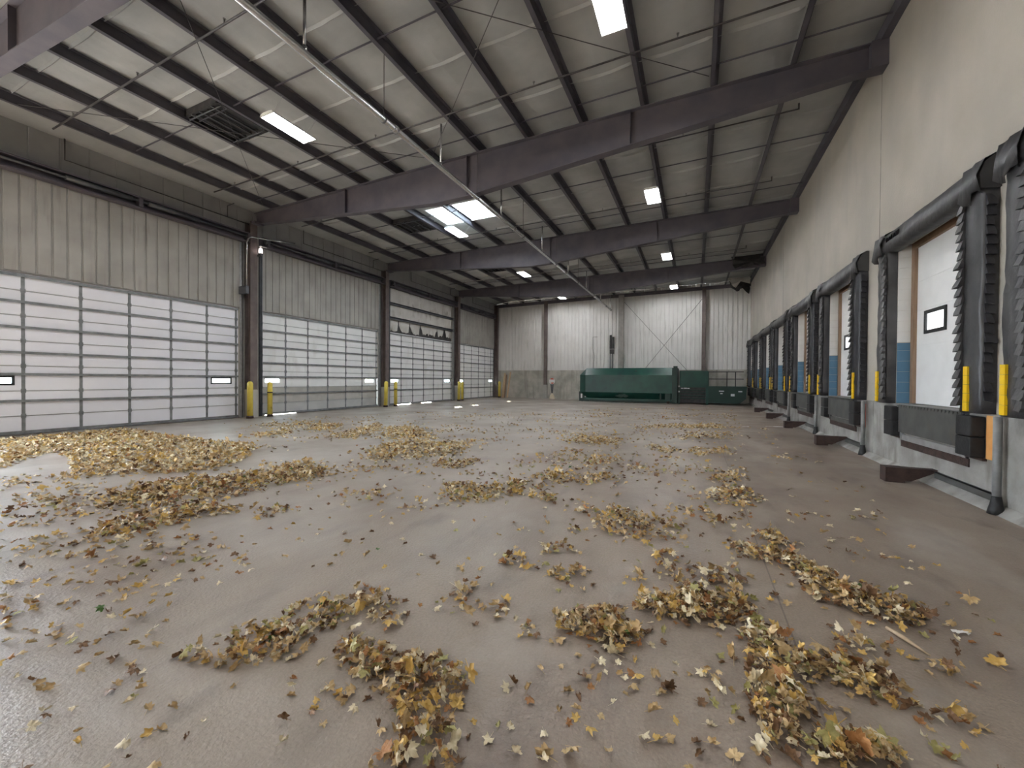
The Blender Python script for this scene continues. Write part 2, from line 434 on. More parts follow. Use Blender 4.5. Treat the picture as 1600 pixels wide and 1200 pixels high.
for y in (10.9, 21.2): box(bm, XR - .004, XR, y - .008, y + .008, 4.6, 8.5)
struct(obj('trim_2', bm, M['foundation']))             # control joints

# ---- wall behind the camera
struct(obj('wall_back', B((XL - .3, XR + .3, YB - .2, YB, 0, 9.0)), M['siding']))

# ------------------------------------------------------------------ left roll-up doors
SEC = [0.0, .52, 1.205, 1.89, 2.575, 3.26, 3.945, 4.42]
STRUT = [.075, .93, 1.66, 2.25, 2.94, 3.63, 4.34]
GAPS = {1: [(11.2, 12.7, 0, .03)], 2: [(19.4, 20.9, 0, .03), (22.0, 23.1, 0, .03)]}   # daylight under the worn bottom seals
for n, (a, b) in enumerate(DOORS):
    d = bpy.data.objects.new('door_%d' % (n + 1), None); COL.objects.link(d); d.location = (-16.76, (a + b) / 2, 0)
    d['kind'] = 'structure'
    base = {0: 'doordaylit'}.get(n, 'door')
    wins = [(a + .17, a + .83, 1.405, 1.575), (b - .95, b - .29, 1.405, 1.575)]
    if n == 0: wins = [(3.56, 4.22, 1.405, 1.575), (9.14, 9.80, 1.405, 1.575)]
    for k in range(7):
        bm = bmesh.new()
        hs = [w_ for w_ in wins] if k == 2 else []
        if k == 0: hs = hs + GAPS.get(n, [])
        if n == 1 and k < 3: hs = hs + [(b - .03, b + .001, max(.05, SEC[k] + .004), min(1.7, SEC[k + 1] - .004))]
        gridboxes(bm, [a, b], [SEC[k] + .004, SEC[k + 1] - .004], hs, -16.80, -16.755)
        m = M[base]
        if n == 1 and k == 0: m = M['doorgrey']
        if n == 1 and k == 1: m = M['pier']
        obj('door_section', bm, m, d)
    bm = bmesh.new(); gridboxes(bm, [a, b], [0, 4.42], [tuple(w_) for w_ in wins] + GAPS.get(n, []) + ([(b - .03, b + .001, .05, 1.7)] if n == 1 else []), -16.80, -16.765)
    obj('door_shade_core', bm, M['doorjointshade'], d)
    for w_ in wins:
        bm = bmesh.new()
        gridboxes(bm, [w_[0] - .045, w_[1] + .045], [w_[2] - .045, w_[3] + .045], [(w_[0] + .005, w_[1] - .005, w_[2] + .005, w_[3] - .005)], -16.765, -16.742)
        fr = obj('window_frame', bm, M['rubber'] if n == 0 else M['white'], d)
        clear = (n == 2 and w_ is wins[1]) or n == 3
        obj('window_pane', B((-16.785, -16.778, w_[0], w_[1], w_[2], w_[3])), M['clear' if clear else 'frost'], fr)
    for z in STRUT:
        bm = bmesh.new()
        t = .022 if z > .1 else .03
        box(bm, -16.755, -16.695, a + .02, b - .02, z - t, z + t)
        box(bm, -16.700, -16.693, a + .02, b - .02, z - t - .012, z + t + .012)
        obj('strut', bm, M['strut'], d)
    for z in SEC[1:-1]:
        obj('section_joint_shade', B((-16.756, -16.746, a + .02, b - .02, z - .013, z - .004), (-16.756, -16.746, a + .02, b - .02, z + .006, z + .013)), M['doorjointshade'], d)
    st = [a + .03] + [a + 1.12 + 1.135 * k for k in range(5)] + [b - .09]
    if n == 3: st = [a + .03, 27.38, 28.53, 29.71, 30.86, 31.95, b - .06]
    for y in st:
        bm = bmesh.new()
        for k in range(7):
            box(bm, -16.757, -16.748, y - .035, y + .035, SEC[k] + .03, SEC[k + 1] - .03)
        for z in SEC[1:-1]:
            box(bm, -16.757, -16.735, y - .045, y + .045, z - .055, z + .055)
            box(bm, -16.74, -16.72, y - .05, y + .05, z - .012, z + .012)
        obj('stile', bm, M['strut'], d)

# ------------------------------------------------------------------ dock doors
for i, c in enumerate(DOCKS):
    d = bpy.data.objects.new('door_%d' % (i + 5), None); COL.objects.link(d); d.location = (XR + .22, c, 1.2); d['kind'] = 'structure'
    a, b = c - 1.20, c + 1.20
    bm = bmesh.new(); z = 1.20
    win = (c + .14, c + .77, 2.50, 2.85)
    zs = [1.21, 1.74, 2.27, 2.92, 3.45, 4.12]
    for k in range(5):
        gridboxes(bm, [a + .02, b - .02], [zs[k] + .004, zs[k + 1] - .004], [win] if k == 2 else [], XR + .245, XR + .28)
    gridboxes(bm, [a + .02, b - .02], [1.21, 4.12], [win], XR + .252, XR + .28)
    obj('door_panel', bm, M['white'], d)
    bm = bmesh.new(); gridboxes(bm, [win[0] - .03, win[1] + .03], [win[2] - .03, win[3] + .03], [(win[0] + .03, win[1] - .03, win[2] + .03, win[3] - .03)], XR + .225, XR + .25)
    fr = obj('window_frame', bm, M['rubber'], d)
    obj('window_pane', B((XR + .262, XR + .268, win[0], win[1], win[2], win[3])), M['lit'], fr)
    bm = bmesh.new()
    box(bm, XR + .19, XR + .245, b - .11, b, 1.21, 4.20); box(bm, XR + .19, XR + .245, a, a + .11, 1.21, 4.20); box(bm, XR + .19, XR + .245, a + .11, b - .11, 4.09, 4.20)
    obj('wooden_frame', bm, M['wood'], d)
    for nm, z0, z1, mm in (('white_jamb', 2.36, 4.195, 'jambwhite'), ('blue_jamb', 1.205, 2.35, 'blue')):
        for q in (0, 1):
            bm = bmesh.new(); z = z0
            while z < z1 - .02:
                zz = min(z + .2, z1); y0, y1 = (b - .012, b) if q == 0 else (a, a + .012)
                box(bm, XR + .004, XR + .19, y0, y1, z + .002, zz - .002); z = zz
            obj(nm, bm, M[mm], d)

# ================================================================== STEEL FRAME
ORD = ['first', 'second', 'third', 'fourth', 'fifth', 'sixth', 'seventh', 'eighth', 'ninth', 'tenth', 'eleventh', 'twelfth', 'thirteenth', 'fourteenth']
def lowz(x):
    pts = [(-16.6, 7.90), (-15.9, 7.86), (-7.6, 7.19), (-6.4, 7.21), (3.48, 8.05)]
    for (x0, z0), (x1, z1) in zip(pts[:-1], pts[1:]):
        if x0 <= x <= x1: return z0 + (z1 - z0) * (x - x0) / (x1 - x0)
    return pts[-1][1]
for i, y in enumerate(FRAMES):
    o = thing('roof_beam', '%s deep dark steel roof beam counted from the far ribbed wall%s' % (ORD[3 - i], ', only its end showing above the near roll-up door' if i == 0 else ''), 'beam', (-7, y, 7.2), 'tapered roof beams across the hall')
    xs = [-16.55, -15.9, -12, -7.6, -6.4, -2, 1, XR - .01]
    outl = [(x, lowz(x) + .02) for x in xs] + [(x, zp(x) - .02) for x in reversed(xs)]
    bm = bmesh.new(); prism(bm, outl, 1, y - .006, y + .006); obj('web', bm, M['steel'], o)
    bm = bmesh.new()
    for a, b in zip(xs[:-1], xs[1:]): prism(bm, [(a, lowz(a)), (b, lowz(b)), (b, lowz(b) + .022), (a, lowz(a) + .022)], 1, y - .12, y + .12)
    obj('bottom_flange', bm, M['steel'], o)
    bm = bmesh.new()
    for a, b in zip(xs[:-1], xs[1:]): prism(bm, [(a, zp(a) - .022), (b, zp(b) - .022), (b, zp(b)), (a, zp(a))], 1, y - .12, y + .12)
    obj('top_flange', bm, M['steel'], o)
    for x in (-6.45, -11.5, -1.6):
        obj('stiffener', B((x - .008, x + .008, y - .11, y + .11, lowz(x) + .02, zp(x) - .02)), M['steel'], o)
    bm = bmesh.new(); box(bm, XR - .28, XR - .002, y - .16, y + .16, lowz(XR) - .02, zp(XR)); obj('end_plate', bm, M['steel'], o)

for i, y in enumerate(FRAMES + [YE - .28]):
    last = i == 4
    lab = 'brown corner column where roll-up door wall meets far wall' if last else '%s brown steel column between roll-up doors counted from the far corner' % ORD[3 - i]
    o = thing('steel_column', lab, 'column', (-16.45, y, 0), 'columns along the roll-up door wall')
    top = 7.9 if not last else 8.3
    if not last: y -= .27; o.location.y = y
    w = .14 if not last else .12
    bm = bmesh.new(); prism(bm, [(-16.66, 1.15), (-16.66, top), (-16.32, top), (-16.32, 1.15)], 1, y - .006, y + .006); obj('web', bm, M['column'], o)
    bm = bmesh.new(); prism(bm, [(-16.33, 1.15), (-16.33, top), (-16.31, top), (-16.31, 1.15)], 1, y - w, y + w); obj('inner_flange', bm, M['column'], o)
    obj('outer_flange', B((-16.66, -16.645, y - w, y + w, 1.15, top)), M['column'], o)
    if not last:
        obj('cap_bracket', B((-16.33, -16.10, y - .1, y + .27, 7.80, 7.90)), M['steel'], o)
        obj('concrete_base', B((-16.695, -16.28, y - .16, y + .16, 0, 1.13)), M['pier'], o)
        obj('base_plate', B((-16.68, -16.29, y - .15, y + .15, 1.13, 1.155)), M['column'], o)
    else:
        obj('base_plate', B((-16.69, -16.25, y - .12, y + .12, 0, 1.16)), M['column'], o)

# purlins run the whole length of the hall, sitting on the beams
for k, x in enumerate(PUR):
    lab = ('dark steel eave strut running along the top of the dock wall' if k == 0 else '%s dark steel purlin counted from the dock wall, eave strut excluded' % ORD[k - 1])
    bm = bmesh.new()
    z0, z1 = zp(x) + .002, zp(x) + PD - .035
    box(bm, x + .07, x + .078, YB + .01, YE - .02, z0, z1)
    box(bm, x - .02, x + .078, YB + .01, YE - .02, z0, z0 + .008)
    box(bm, x + .07, x + .15, YB + .01, YE - .02, z1 - .008, z1)
    box(bm, x - .02, x - .014, YB + .01, YE - .02, z0, z0 + .028)
    if k == 0:
        bm.free(); bm = bmesh.new(); box(bm, XR - .14, XR - .003, YB + .01, YE - .02, z0 - .03, z1)
    tag(obj('purlin', bm, M['purlin']), lab, 'purlin', 'purlins under the roof insulation')

# header beams over the roll-up doors
prev = [FRAMES[0] + .16, FRAMES[1] + .16, FRAMES[2] + .16, FRAMES[3] + .16]
nxt = [FRAMES[1] - .16, FRAMES[2] - .16, FRAMES[3] - .16, YE - .45]
for n in range(4):
    o = thing('header_beam', 'dark steel header beam over the %s roll-up door counted from the far corner' % ORD[3 - n], 'beam', (-16.5, (prev[n] + nxt[n]) / 2, 7.05), 'header beams over the roll-up doors')
    bm = bmesh.new(); box(bm, -16.655, -16.38, prev[n], nxt[n], 7.06, 7.10); box(bm, -16.655, -16.62, prev[n], nxt[n], 7.10, 7.42)
    box(bm, -16.655, -16.38, prev[n], nxt[n], 7.40, 7.44); obj('channel', bm, M['steel'], o)
    bm = bmesh.new(); tube(bm, [(-16.44, prev[n] + .1, 7.30), (-16.44, nxt[n] - .1, 7.30)], .035, 8); obj('torsion_shaft', bm, M['track'], o)
    bm = bmesh.new(); m_ = (prev[n] + nxt[n]) / 2
    for s in (-1, 1): tube(bm, [(-16.44, m_ + s * .2, 7.30), (-16.44, m_ + s * 1.7, 7.30)], .075, 10)
    obj('torsion_spring', bm, M['track'], o)
    for yy in (m_, prev[n] + .25, nxt[n] - .25):
        obj('bearing_bracket', B((-16.62, -16.36, yy - .05, yy + .05, 7.12, 7.38)), M['steel'], o)
    for yy in (prev[n] + .15, nxt[n] - .15):
        bm = bmesh.new(); tube(bm, [(-16.44, yy - .04, 7.30), (-16.44, yy + .04, 7.30)], .11, 14); obj('cable_drum', bm, M['track'], o)

# vertical lift tracks beside every door
for n, (a, b) in enumerate(DOORS):
    for side, y in (('near', a), ('far', b)):
        s = 1 if side == 'near' else -1
        bright = side == 'far'
        y = y - s * .05
        bm = bmesh.new()
        box(bm, -16.70, -16.62, y - .012, y + .012, 0, 7.05)
        box(bm, -16.655, -16.647, y - .012, y + s * .055 if s > 0 else y + .012, 0, 7.05) if s > 0 else box(bm, -16.655, -16.647, y - .055, y + .012, 0, 7.05)
        box(bm, -16.70, -16.60, y - s * .07 - .012, y - s * .07 + .012, 0, 7.05)
        tag(obj('door_track', bm, M['galv' if bright else 'track']), '%s vertical track, %s side of %s roll-up door from far corner' % ('galvanised' if bright else 'dark steel', 'far' if bright else 'near', ORD[3 - n]), 'track', 'vertical door tracks')
# ================================================================== BOLLARDS AND FITTINGS ALONG THE DOOR WALL
BOL = [(-16.10, 10.16, .105, 1.42, 0, 'near side of third', 'chipped yellow'), (-16.10, 10.98, .095, 1.40, 0, 'far side of third', 'scraped yellow'),
       (-16.06, 17.78, .105, 1.42, .035, 'near side of second', 'leaning yellow'), (-16.06, 18.62, .095, 1.40, 0, 'far side of second', 'scraped yellow'),
       (-16.06, 25.55, .105, 1.42, .02, 'near side of first', 'bright yellow'), (-16.10, 26.10, .095, 1.38, 0, 'far side of first', 'dull yellow'),
       (-15.98, 32.20, .11, 1.40, 0, None, 'yellow')]
for x, y, r, h, lean, where, look in BOL:
    lab = ('%s bollard on %s brown column from far corner' % (look, where)) if where else 'yellow pipe bollard in the far corner before the leaning boards'
    o = thing('bollard', lab, 'bollard', (x, y, 0), 'yellow bollards beside the roll-up doors')
    bm = bmesh.new(); lathe(bm, x, y, [(r, .10), (r, h - .06), (r * .93, h - .02), (r * .7, h + .02), (r * .35, h + .045), (.01, h + .05)], 20)
    obj('post', bm, M['yellow'], o)
    bm = bmesh.new(); lathe(bm, x, y, [(r * 1.25, 0), (r * 1.12, .10)], 20); obj('rusty_foot', bm, M['rust'], o)
    if 'scraped' in look:
        bm = bmesh.new(); lathe(bm, x, y, [(r + .004, .98), (r + .006, 1.0), (r + .004, 1.03)], 20); obj('scraped_band', bm, M['rust'], o)
    o.rotation_euler = (0, lean, 0)

# conduit with a bend beside the third column, alarm lamp
o = thing('electrical_conduit', 'grey conduit bending over the top of the third brown column from far corner', 'conduit', (-16.24, 10.12, 4.9))
bm = bmesh.new(); tube(bm, [(-16.24, 10.12, 5.2), (-16.24, 10.12, 6.95)] + [(-16.24, 10.12 + .32 * (1 - math.cos(t)), 6.95 + .32 * math.sin(t)) for t in (.3, .6, .9, 1.2, 1.57)] + [(-16.15, 10.9, 7.31), (-15.8, 11.9, 7.42)], .028, 8)
obj('conduit_pipe', bm, M['pipe'], o)
obj('junction_box', B((-16.66, -16.20, 10.06, 10.18, 4.95, 5.25)), M['track'], o)
o = thing('warning_lamp', 'white and red warning lamp high on the third brown column', 'lamp', (-16.2, 10.62, 6.6))
bm = bmesh.new(); lathe(bm, -16.15, 10.62, [(.08, 6.62), (.085, 6.66)], 14); obj('lamp_base', bm, M['track'], o)
bm = bmesh.new(); lathe(bm, -16.15, 10.62, [(.07, 6.66), (.075, 6.78), (.055, 6.86), (.02, 6.88)], 14); obj('lamp_lens', bm, M['lens'], o)
obj('bracket', B((-16.34, -16.08, 10.58, 10.66, 6.57, 6.62)), M['track'], o)
bm = bmesh.new(); lathe(bm, -16.15, 10.62, [(.05, 6.93), (.05, 6.97)], 12); tube(bm, [(-16.10, 10.84, 6.95), (-16.15, 10.62, 6.95)], .012, 6); obj('lamp_cap', bm, M['white'], o)

# thin wall conduit above each header
for n in range(4):
    a, b = prev[n] + .05, nxt[n] - .05
    o = thing('sprinkler_drop_pipe', 'thin dark pipe on grey wall above the %s header beam from the far corner' % ORD[3 - n], 'pipe', (-16.6, (a + b) / 2, 7.9), 'thin pipes high on the door wall')
    bm = bmesh.new(); q = [v for v in (a + 2.0, b - .9)]
    tube(bm, [(-16.60, q[0], 8.45), (-16.60, q[0], 7.85), (-16.60, b, 7.85)], .018, 6); obj('long_pipe', bm, M['blackpipe'], o)
    bm = bmesh.new(); tube(bm, [(-16.60, q[1], 7.85), (-16.60, q[1], 8.28), (-16.2, q[1], 8.30)], .018, 6); obj('riser', bm, M['blackpipe'], o)

# damaged bay: hanging white facing and two dark girts
a, b = DOORS[2]
rnd = random.Random(11)
def torn(z1, z0, jag, y0, y1, x):
    bm = bmesh.new(); n = 90
    top = [y0 + (y1 - y0) * i / n for i in range(n + 1)]
    seams = [y0 + (y1 - y0) * t for t in (.0, .13, .29, .45, .72, .86, 1.0)]
    rows = []
    for i, y in enumerate(top):
        zb = z0
        if jag:
            dmin = min(abs(y - s) for s in seams[1:-1])
            zb = z0 + max(0, .62 - dmin * 3.0) + (.22 * rnd.random() if .45 < i / n < .73 else .05 * rnd.random())
            if i / n > .74: zb += .12 * rnd.random() + .1
        bulge = .03 * math.sin((y - y0) * 5.3) + .012 * rnd.random()
        col = []
        for k in range(6):
            t = k / 5; z = z1 + (zb - z1) * t
            sm = -.03 if min(abs(y - s) for s in seams) < .05 else 0
            col.append(bm.verts.new((x + bulge * math.sin(math.pi * t) + sm + (.05 * t * t * math.sin(i * .9) if jag else 0), y, z)))
        rows.append(col)
    for i in range(n):
        for k in range(5):
            f = bm.faces.new([rows[i][k], rows[i + 1][k], rows[i + 1][k + 1], rows[i][k + 1]]); f.smooth = True
    return bm
o = thing('torn_wall_facing', 'stained white wall facing torn along its bottom above second roll-up door', 'insulation', (-16.72, (a + b) / 2, 4.7))
obj('upper_sheet', torn(7.06, 6.13, False, a + .02, b - .02, -16.74), M['insul'], o)
obj('middle_sheet', torn(6.13, 5.27, False, a + .02, b - .02, -16.74), M['insul'], o)
obj('ragged_sheet', torn(5.27, 4.50, True, a + .02, b - .02, -16.76), M['insul'], o)
for z, nm in ((6.12, 'upper'), (5.26, 'lower')):
    bm = bmesh.new(); box(bm, -16.70, -16.56, a - .1, b + .1, z - .075, z - .06); box(bm, -16.70, -16.69, a - .1, b + .1, z - .075, z + .075); box(bm, -16.70, -16.56, a - .1, b + .1, z + .06, z + .075)
    tag(obj('wall_girt', bm, M['track']), '%s dark horizontal girt crossing the torn white facing' % nm, 'girt', 'girts over the torn facing')

# ================================================================== ROOF SERVICES
BR = [0.85, 4.75, 8.75, 12.30, 16.30, 20.20, 24.0, 28.0, 31.55]
PX, PZ = -6.08, 7.10
o = thing('sprinkler_main', 'long grey sprinkler main pipe hanging below the roof beams', 'pipe', (PX, 13, PZ))
bm = bmesh.new(); tube(bm, [(PX, -6, PZ), (PX, 31.7, PZ)], .062, 14); obj('main_pipe', bm, M['pipe'], o)
for y in (7.0, 13.4, 19.8, 26.2):
    bm = bmesh.new(); tube(bm, [(PX, y - .06, PZ), (PX, y + .06, PZ)], .082, 14); obj('coupling', bm, M['pipe'], o)
bm = bmesh.new(); tube(bm, [(PX, 31.7, PZ), (PX, 31.74, PZ)], .08, 14); obj('end_cap', bm, M['pipe'], o)
for y in BR:
    bm = bmesh.new(); tube(bm, [(PX, y, PZ + .05), (PX, y, 8.22)], .026, 8); tube(bm, [(PX, y, PZ + .03), (PX, y, PZ + .12)], .045, 8); obj('riser', bm, M['pipe'], o)
for y in BR[:-1]:
    yy = y + 1.9
    bm = bmesh.new(); tube(bm, [(PX, yy, PZ + .05), (PX, yy, zp(PX))], .008, 6); tube(bm, [(PX, yy - .015, PZ), (PX, yy + .015, PZ)], .075, 12); obj('hanger_rod', bm, M['blackpipe'], o)
for k, y in enumerate(BR[1:]):
    lab = '%s thin dark sprinkler branch pipe under the purlins counted from the far wall' % ORD[len(BR) - 2 - k]
    o = thing('sprinkler_branch', lab, 'pipe', (PX, y, 8.25), 'sprinkler branch pipes')
    x0, x1 = -15.9, 2.3
    bm = bmesh.new(); tube(bm, [(x0, y, zp(x0) - .06), (x1, y, zp(x1) - .06), (x1, y, zp(x1) + .08)], .022, 8); obj('branch_pipe', bm, M['blackpipe'], o)
    for xs_ in (-14.7, -11.5, -8.3, -3.5, -.4):
        z = zp(xs_) - .06
        bm = bmesh.new(); tube(bm, [(xs_, y, z), (xs_, y, z + .09)], .014, 6); tube(bm, [(xs_, y, z + .09), (xs_, y, z + .10)], .03, 8); obj('sprinkler_head', bm, M['brass'], o)
# bridging angles between purlins, two per bay
BG = [6.35, 10.0, 14.05, 17.2, 21.9, 25.2, 29.4]
for k, y in enumerate(BG):
    bm = bmesh.new(); a0, b0 = PUR[-1], PUR[0]
    xs = [a0 + (b0 - a0) * i / 24 for i in range(25)]
    for p, q in zip(xs[:-1], xs[1:]): prism(bm, [(p, zp(p) + .06), (q, zp(q) + .06), (q, zp(q) + .085), (p, zp(p) + .085)], 1, y - .012, y + .012)
    tag(obj('bridging_angle', bm, M['purlin']), '%s straight bridging angle across the purlins counted from the far wall' % ORD[len(BG) - 1 - k], 'bridging', 'bridging angles across the purlins')
# diagonal bracing rods
RODS = [((-15.4, 4.0), (-7.7, 10.2), 'over the third roll-up door'), ((-15.4, 10.2), (-7.7, 3.4), 'crossing over the third roll-up door'), ((-7.4, 3.4), (.2, 10.2), 'beyond the sprinkler main'), ((-7.4, 10.2), (.2, 3.4), 'crossing beyond the sprinkler main')]
for k, (p, q, w_) in enumerate(RODS):
    bm = bmesh.new(); tube(bm, [(p[0], p[1], zp(p[0]) - .012 - .018 * (k % 2)), (q[0], q[1], zp(q[0]) - .012 - .018 * (k % 2))], .008, 6)
    tag(obj('bracing_rod', bm, M['blackpipe']), ['thin roof bracing rod in near bay rising from third column towards the camera', 'thin roof bracing rod in near bay running away from the near roll-up door', 'thin roof bracing rod in near bay on dock side rising towards the third beam', 'thin roof bracing rod in near bay on dock side falling towards the third beam'][k], 'rod', 'roof bracing rods')

# strip lights
def light(x, y, lab):
    z = zp(x) - .42
    o = thing('strip_light', lab, 'ceiling light', (x, y, z), 'six-tube strip lights')
    bm = bmesh.new()
    prism(bm, [(x - .24, z), (x - .21, z + .055), (x - .12, z + .075), (x + .12, z + .075), (x + .21, z + .055), (x + .24, z), (x + .23, z), (x + .2, z + .045), (x - .2, z + .045), (x - .23, z)], 1, y - .62, y + .62)
    obj('housing', bm, M['white'], o)
    for s in (-1, 1): obj('end_cap', B((x - .225, x + .225, y + s * .60 - .012, y + s * .60 + .012, z + .0, z + .05)), M['white'], o)
    for k in range(6):
        xx = x - .175 + .07 * k
        bm = bmesh.new(); tube(bm, [(xx, y - .585, z + .018), (xx, y + .585, z + .018)], .014, 6)
        obj('tube', bm, M['tube'], o)
    for s in (-1, 1):
        bm = bmesh.new(); pq = min(PUR, key=lambda v: abs(v - x)) + .03; tube(bm, [(x - .1, y + s * .45, z + .07), (pq, y + s * .48, zp(pq) + .004), (x + .1, y + s * .45, z + .07)], .004, 5); obj('hanger_wire', bm, M['galv'], o)
LY = [7.05, 15.0, 22.55, 30.05]
for k, y in enumerate(LY):
    light(-9.58, y, '%s glowing strip light of the row nearer the roll-up doors, from far wall' % ORD[3 - k])
    light(-1.45, y, '%s glowing strip light of the row nearer the dock wall, from far wall' % ORD[3 - k])
for y in (-.7, -8.4):
    light(-9.58, y, 'strip light behind the camera %s over the roll-up door side' % ('just' if y > -2 else 'far'))
    light(-1.45, y, 'strip light behind the camera %s over the dock side' % ('just' if y > -2 else 'far'))

# roof vents
for k, y in enumerate((6.7, 14.6, 22.1)):
    x0, x1, y0, y1 = -12.26, -10.86, y - .66, y + .66
    z0, z1 = zp(-12) + .03, zp(-12) + PD - .06
    o = thing('roof_vent', 'dark square smoke vent in roof between purlins, %s from the far wall' % ORD[2 - k], 'vent', ((x0 + x1) / 2, y, z0), 'dark roof vents')
    bm = bmesh.new(); box(bm, x0, x0 + .06, y0, y1, z0, z1); box(bm, x1 - .06, x1, y0, y1, z0, z1); box(bm, x0, x1, y0, y0 + .06, z0, z1); box(bm, x0, x1, y1 - .06, y1, z0, z1)
    obj('curb', bm, M['vent'], o)
    obj('vent_lid', B((x0 + .06, x1 - .06, y0 + .06, y1 - .06, z1 - .02, z1)), M['vent'], o)
    bm = bmesh.new()
    for q in range(5): box(bm, x0 + .15 + q * .25, x0 + .27 + q * .25, y0 + .06, y1 - .06, z0 + .06, z0 + .075)
    obj('louvre', bm, M['vent'], o)
    for q in (.28, .62, 1.12):
        bm = bmesh.new(); tube(bm, [(x0 + q, y0 + .02, z0 - .02), (x0 + q, y1 - .02, z0 - .02)], .016, 6); obj('safety_bar', bm, M['track'], o)
    bm = bmesh.new(); tube(bm, [(x0, y0 + .12, z0 - .02), (x1, y0 + .12, z0 - .02)], .02, 6); obj('safety_bar', bm, M['track'], o)
    bm = bmesh.new(); tube(bm, [(x0, y1 - .1, z0 - .02), (x1, y1 - .1, z0 - .02)], .02, 6); obj('safety_bar', bm, M['track'], o)

# skylight
x0, x1, y0, y1 = SKY_X[0], SKY_X[1], SKY_Y[0], SKY_Y[1]
z0 = zp(-9) + PD - .08
o = thing('skylight', 'bright rectangular skylight with daylight, split by a purlin', 'skylight', ((x0 + x1) / 2, 14.6, z0))
bm = bmesh.new(); box(bm, x0 - .04, x0 + .02, y0, y1, z0 + .01, z0 + .5); box(bm, x1 - .02, x1 + .04, y0, y1, z0 + .01, z0 + .5); box(bm, x0 - .04, x1 + .04, y0 - .04, y0 + .02, z0 + .01, z0 + .5); box(bm, x0 - .04, x1 + .04, y1 - .02, y1 + .04, z0 + .01, z0 + .5)
obj('curb', bm, M['white'], o)
bm = bmesh.new(); n = 8
P = [[bm.verts.new((x0 + (x1 - x0) * i / n, y0 + (y1 - y0) * j / n, z0 + .5 + .22 * math.sin(math.pi * i / n) ** .5 * math.sin(math.pi * j / n) ** .5)) for j in range(n + 1)] for i in range(n + 1)]
for i in range(n):
    for j in range(n): bm.faces.new([P[i][j], P[i + 1][j], P[i + 1][j + 1], P[i][j + 1]])
obj('dome', bm, M['frost'], o)
for yy in (14.3, 14.95):
    bm = bmesh.new(); tube(bm, [(x0, yy, z0 + .1), (x1, yy, z0 + .1)], .012, 6); obj('guard_bar', bm, M['galv'], o)

# torn insulation hanging in the far dock-side corner
def rag(pts, x_off, seed):
    r_ = random.Random(seed); bm = bmesh.new(); ring = []
    c = Vector((sum(p[0] for p in pts) / len(pts), sum(p[1] for p in pts) / len(pts), sum(p[2] for p in pts) / len(pts)))
    cv = bm.verts.new(c + Vector((.1, -.12, -.03))); vs = []
    for i in range(len(pts)):
        a, b = Vector(pts[i]), Vector(pts[(i + 1) % len(pts)])
        for t in (0, .33, .66): vs.append(bm.verts.new(a + (b - a) * t + Vector((r_.uniform(-.06, .06), r_.uniform(-.06, .06), r_.uniform(-.05, .05)))))
    for i in range(len(vs)): bm.faces.new([vs[i], vs[(i + 1) % len(vs)], cv])
    return bm
tag(obj('torn_insulation', rag([(1.9, 31.6, 8.74), (3.3, 31.5, 8.74), (3.2, 31.2, 8.2), (2.7, 31.1, 8.45), (2.35, 31.0, 7.9), (2.1, 31.1, 8.3)], 0, 1), M['insul']), 'torn pale insulation flap hanging in the far corner of the dock wall', 'insulation')
tag(obj('torn_insulation', rag([(2.0, 32.3, 8.75), (3.35, 32.4, 8.75), (3.3, 32.2, 7.7), (2.9, 32.0, 8.1), (2.5, 32.1, 7.85), (2.2, 32.2, 8.2)], 0, 2), M['vent']), 'black scorched insulation rag hanging behind the pale flap', 'insulation')
tag(obj('torn_insulation', rag([(1.8, 26.2, 8.75), (3.4, 26.2, 8.76), (3.42, 25.95, 8.1), (2.7, 25.92, 7.98), (1.9, 25.94, 8.0)], 0, 3), M['vent']), 'black scorched insulation rag draped over the end of the first roof beam', 'insulation')

# ================================================================== FAR WALL
for x, w, m, lab in ((-11.75, .13, 'column', 'slim brown column on the far wall left of the round sign'), (-5.42, .2, 'greycol', 'wide grey column on far wall behind the green container'), (.50, .13, 'column', 'slim brown column on the far wall above the green compactor')):
    o = thing('wind_column', lab, 'column', (x, YE - .15, 0), 'columns on the far wall')
    z0 = 1.2 if w < .15 else 0
    bm = bmesh.new(); box(bm, x - w, x + w, YE - .36, YE - .345, z0, 8.35); obj('front_flange', bm, M[m], o)
    bm = bmesh.new(); box(bm, x - w, x + w, YE - .15, YE - .135, z0, 8.35); obj('rear_flange', bm, M[m], o)
    bm = bmesh.new(); box(bm, x - .008, x + .008, YE - .345, YE - .15, z0, 8.35); obj('web', bm, M[m], o)
    if z0: obj('concrete_base', B((x - .17, x + .17, YE - .40, YE - .125, 0, z0)), M['pier'], o)
for p, q, lab in (((-5.2, 7.8), (.36, 1.25), 'bracing rod falling from grey column to slim column on far wall'), ((.36, 7.6), (-5.2, .45), 'bracing rod rising from grey column to slim column on far wall')):
    bm = bmesh.new(); tube(bm, [(p[0], YE - .25, p[1]), (q[0], YE - .25, q[1])], .014, 6)
    tag(obj('wall_brace_rod', bm, M['blackpipe']), lab, 'rod', 'cross bracing rods on the far wall')
bm = bmesh.new()
xs = [XL + .02, -10, -5, 0, XR - .02]
for a, b in zip(xs[:-1], xs[1:]): prism(bm, [(a, zp(a) - .26), (b, zp(b) - .26), (b, zp(b) - .003), (a, zp(a) - .003)], 1, YE - .13, YE - .06)
tag(obj('rake_beam', bm, M['steel']), 'dark sloping steel beam along the top of the far ribbed wall', 'beam')

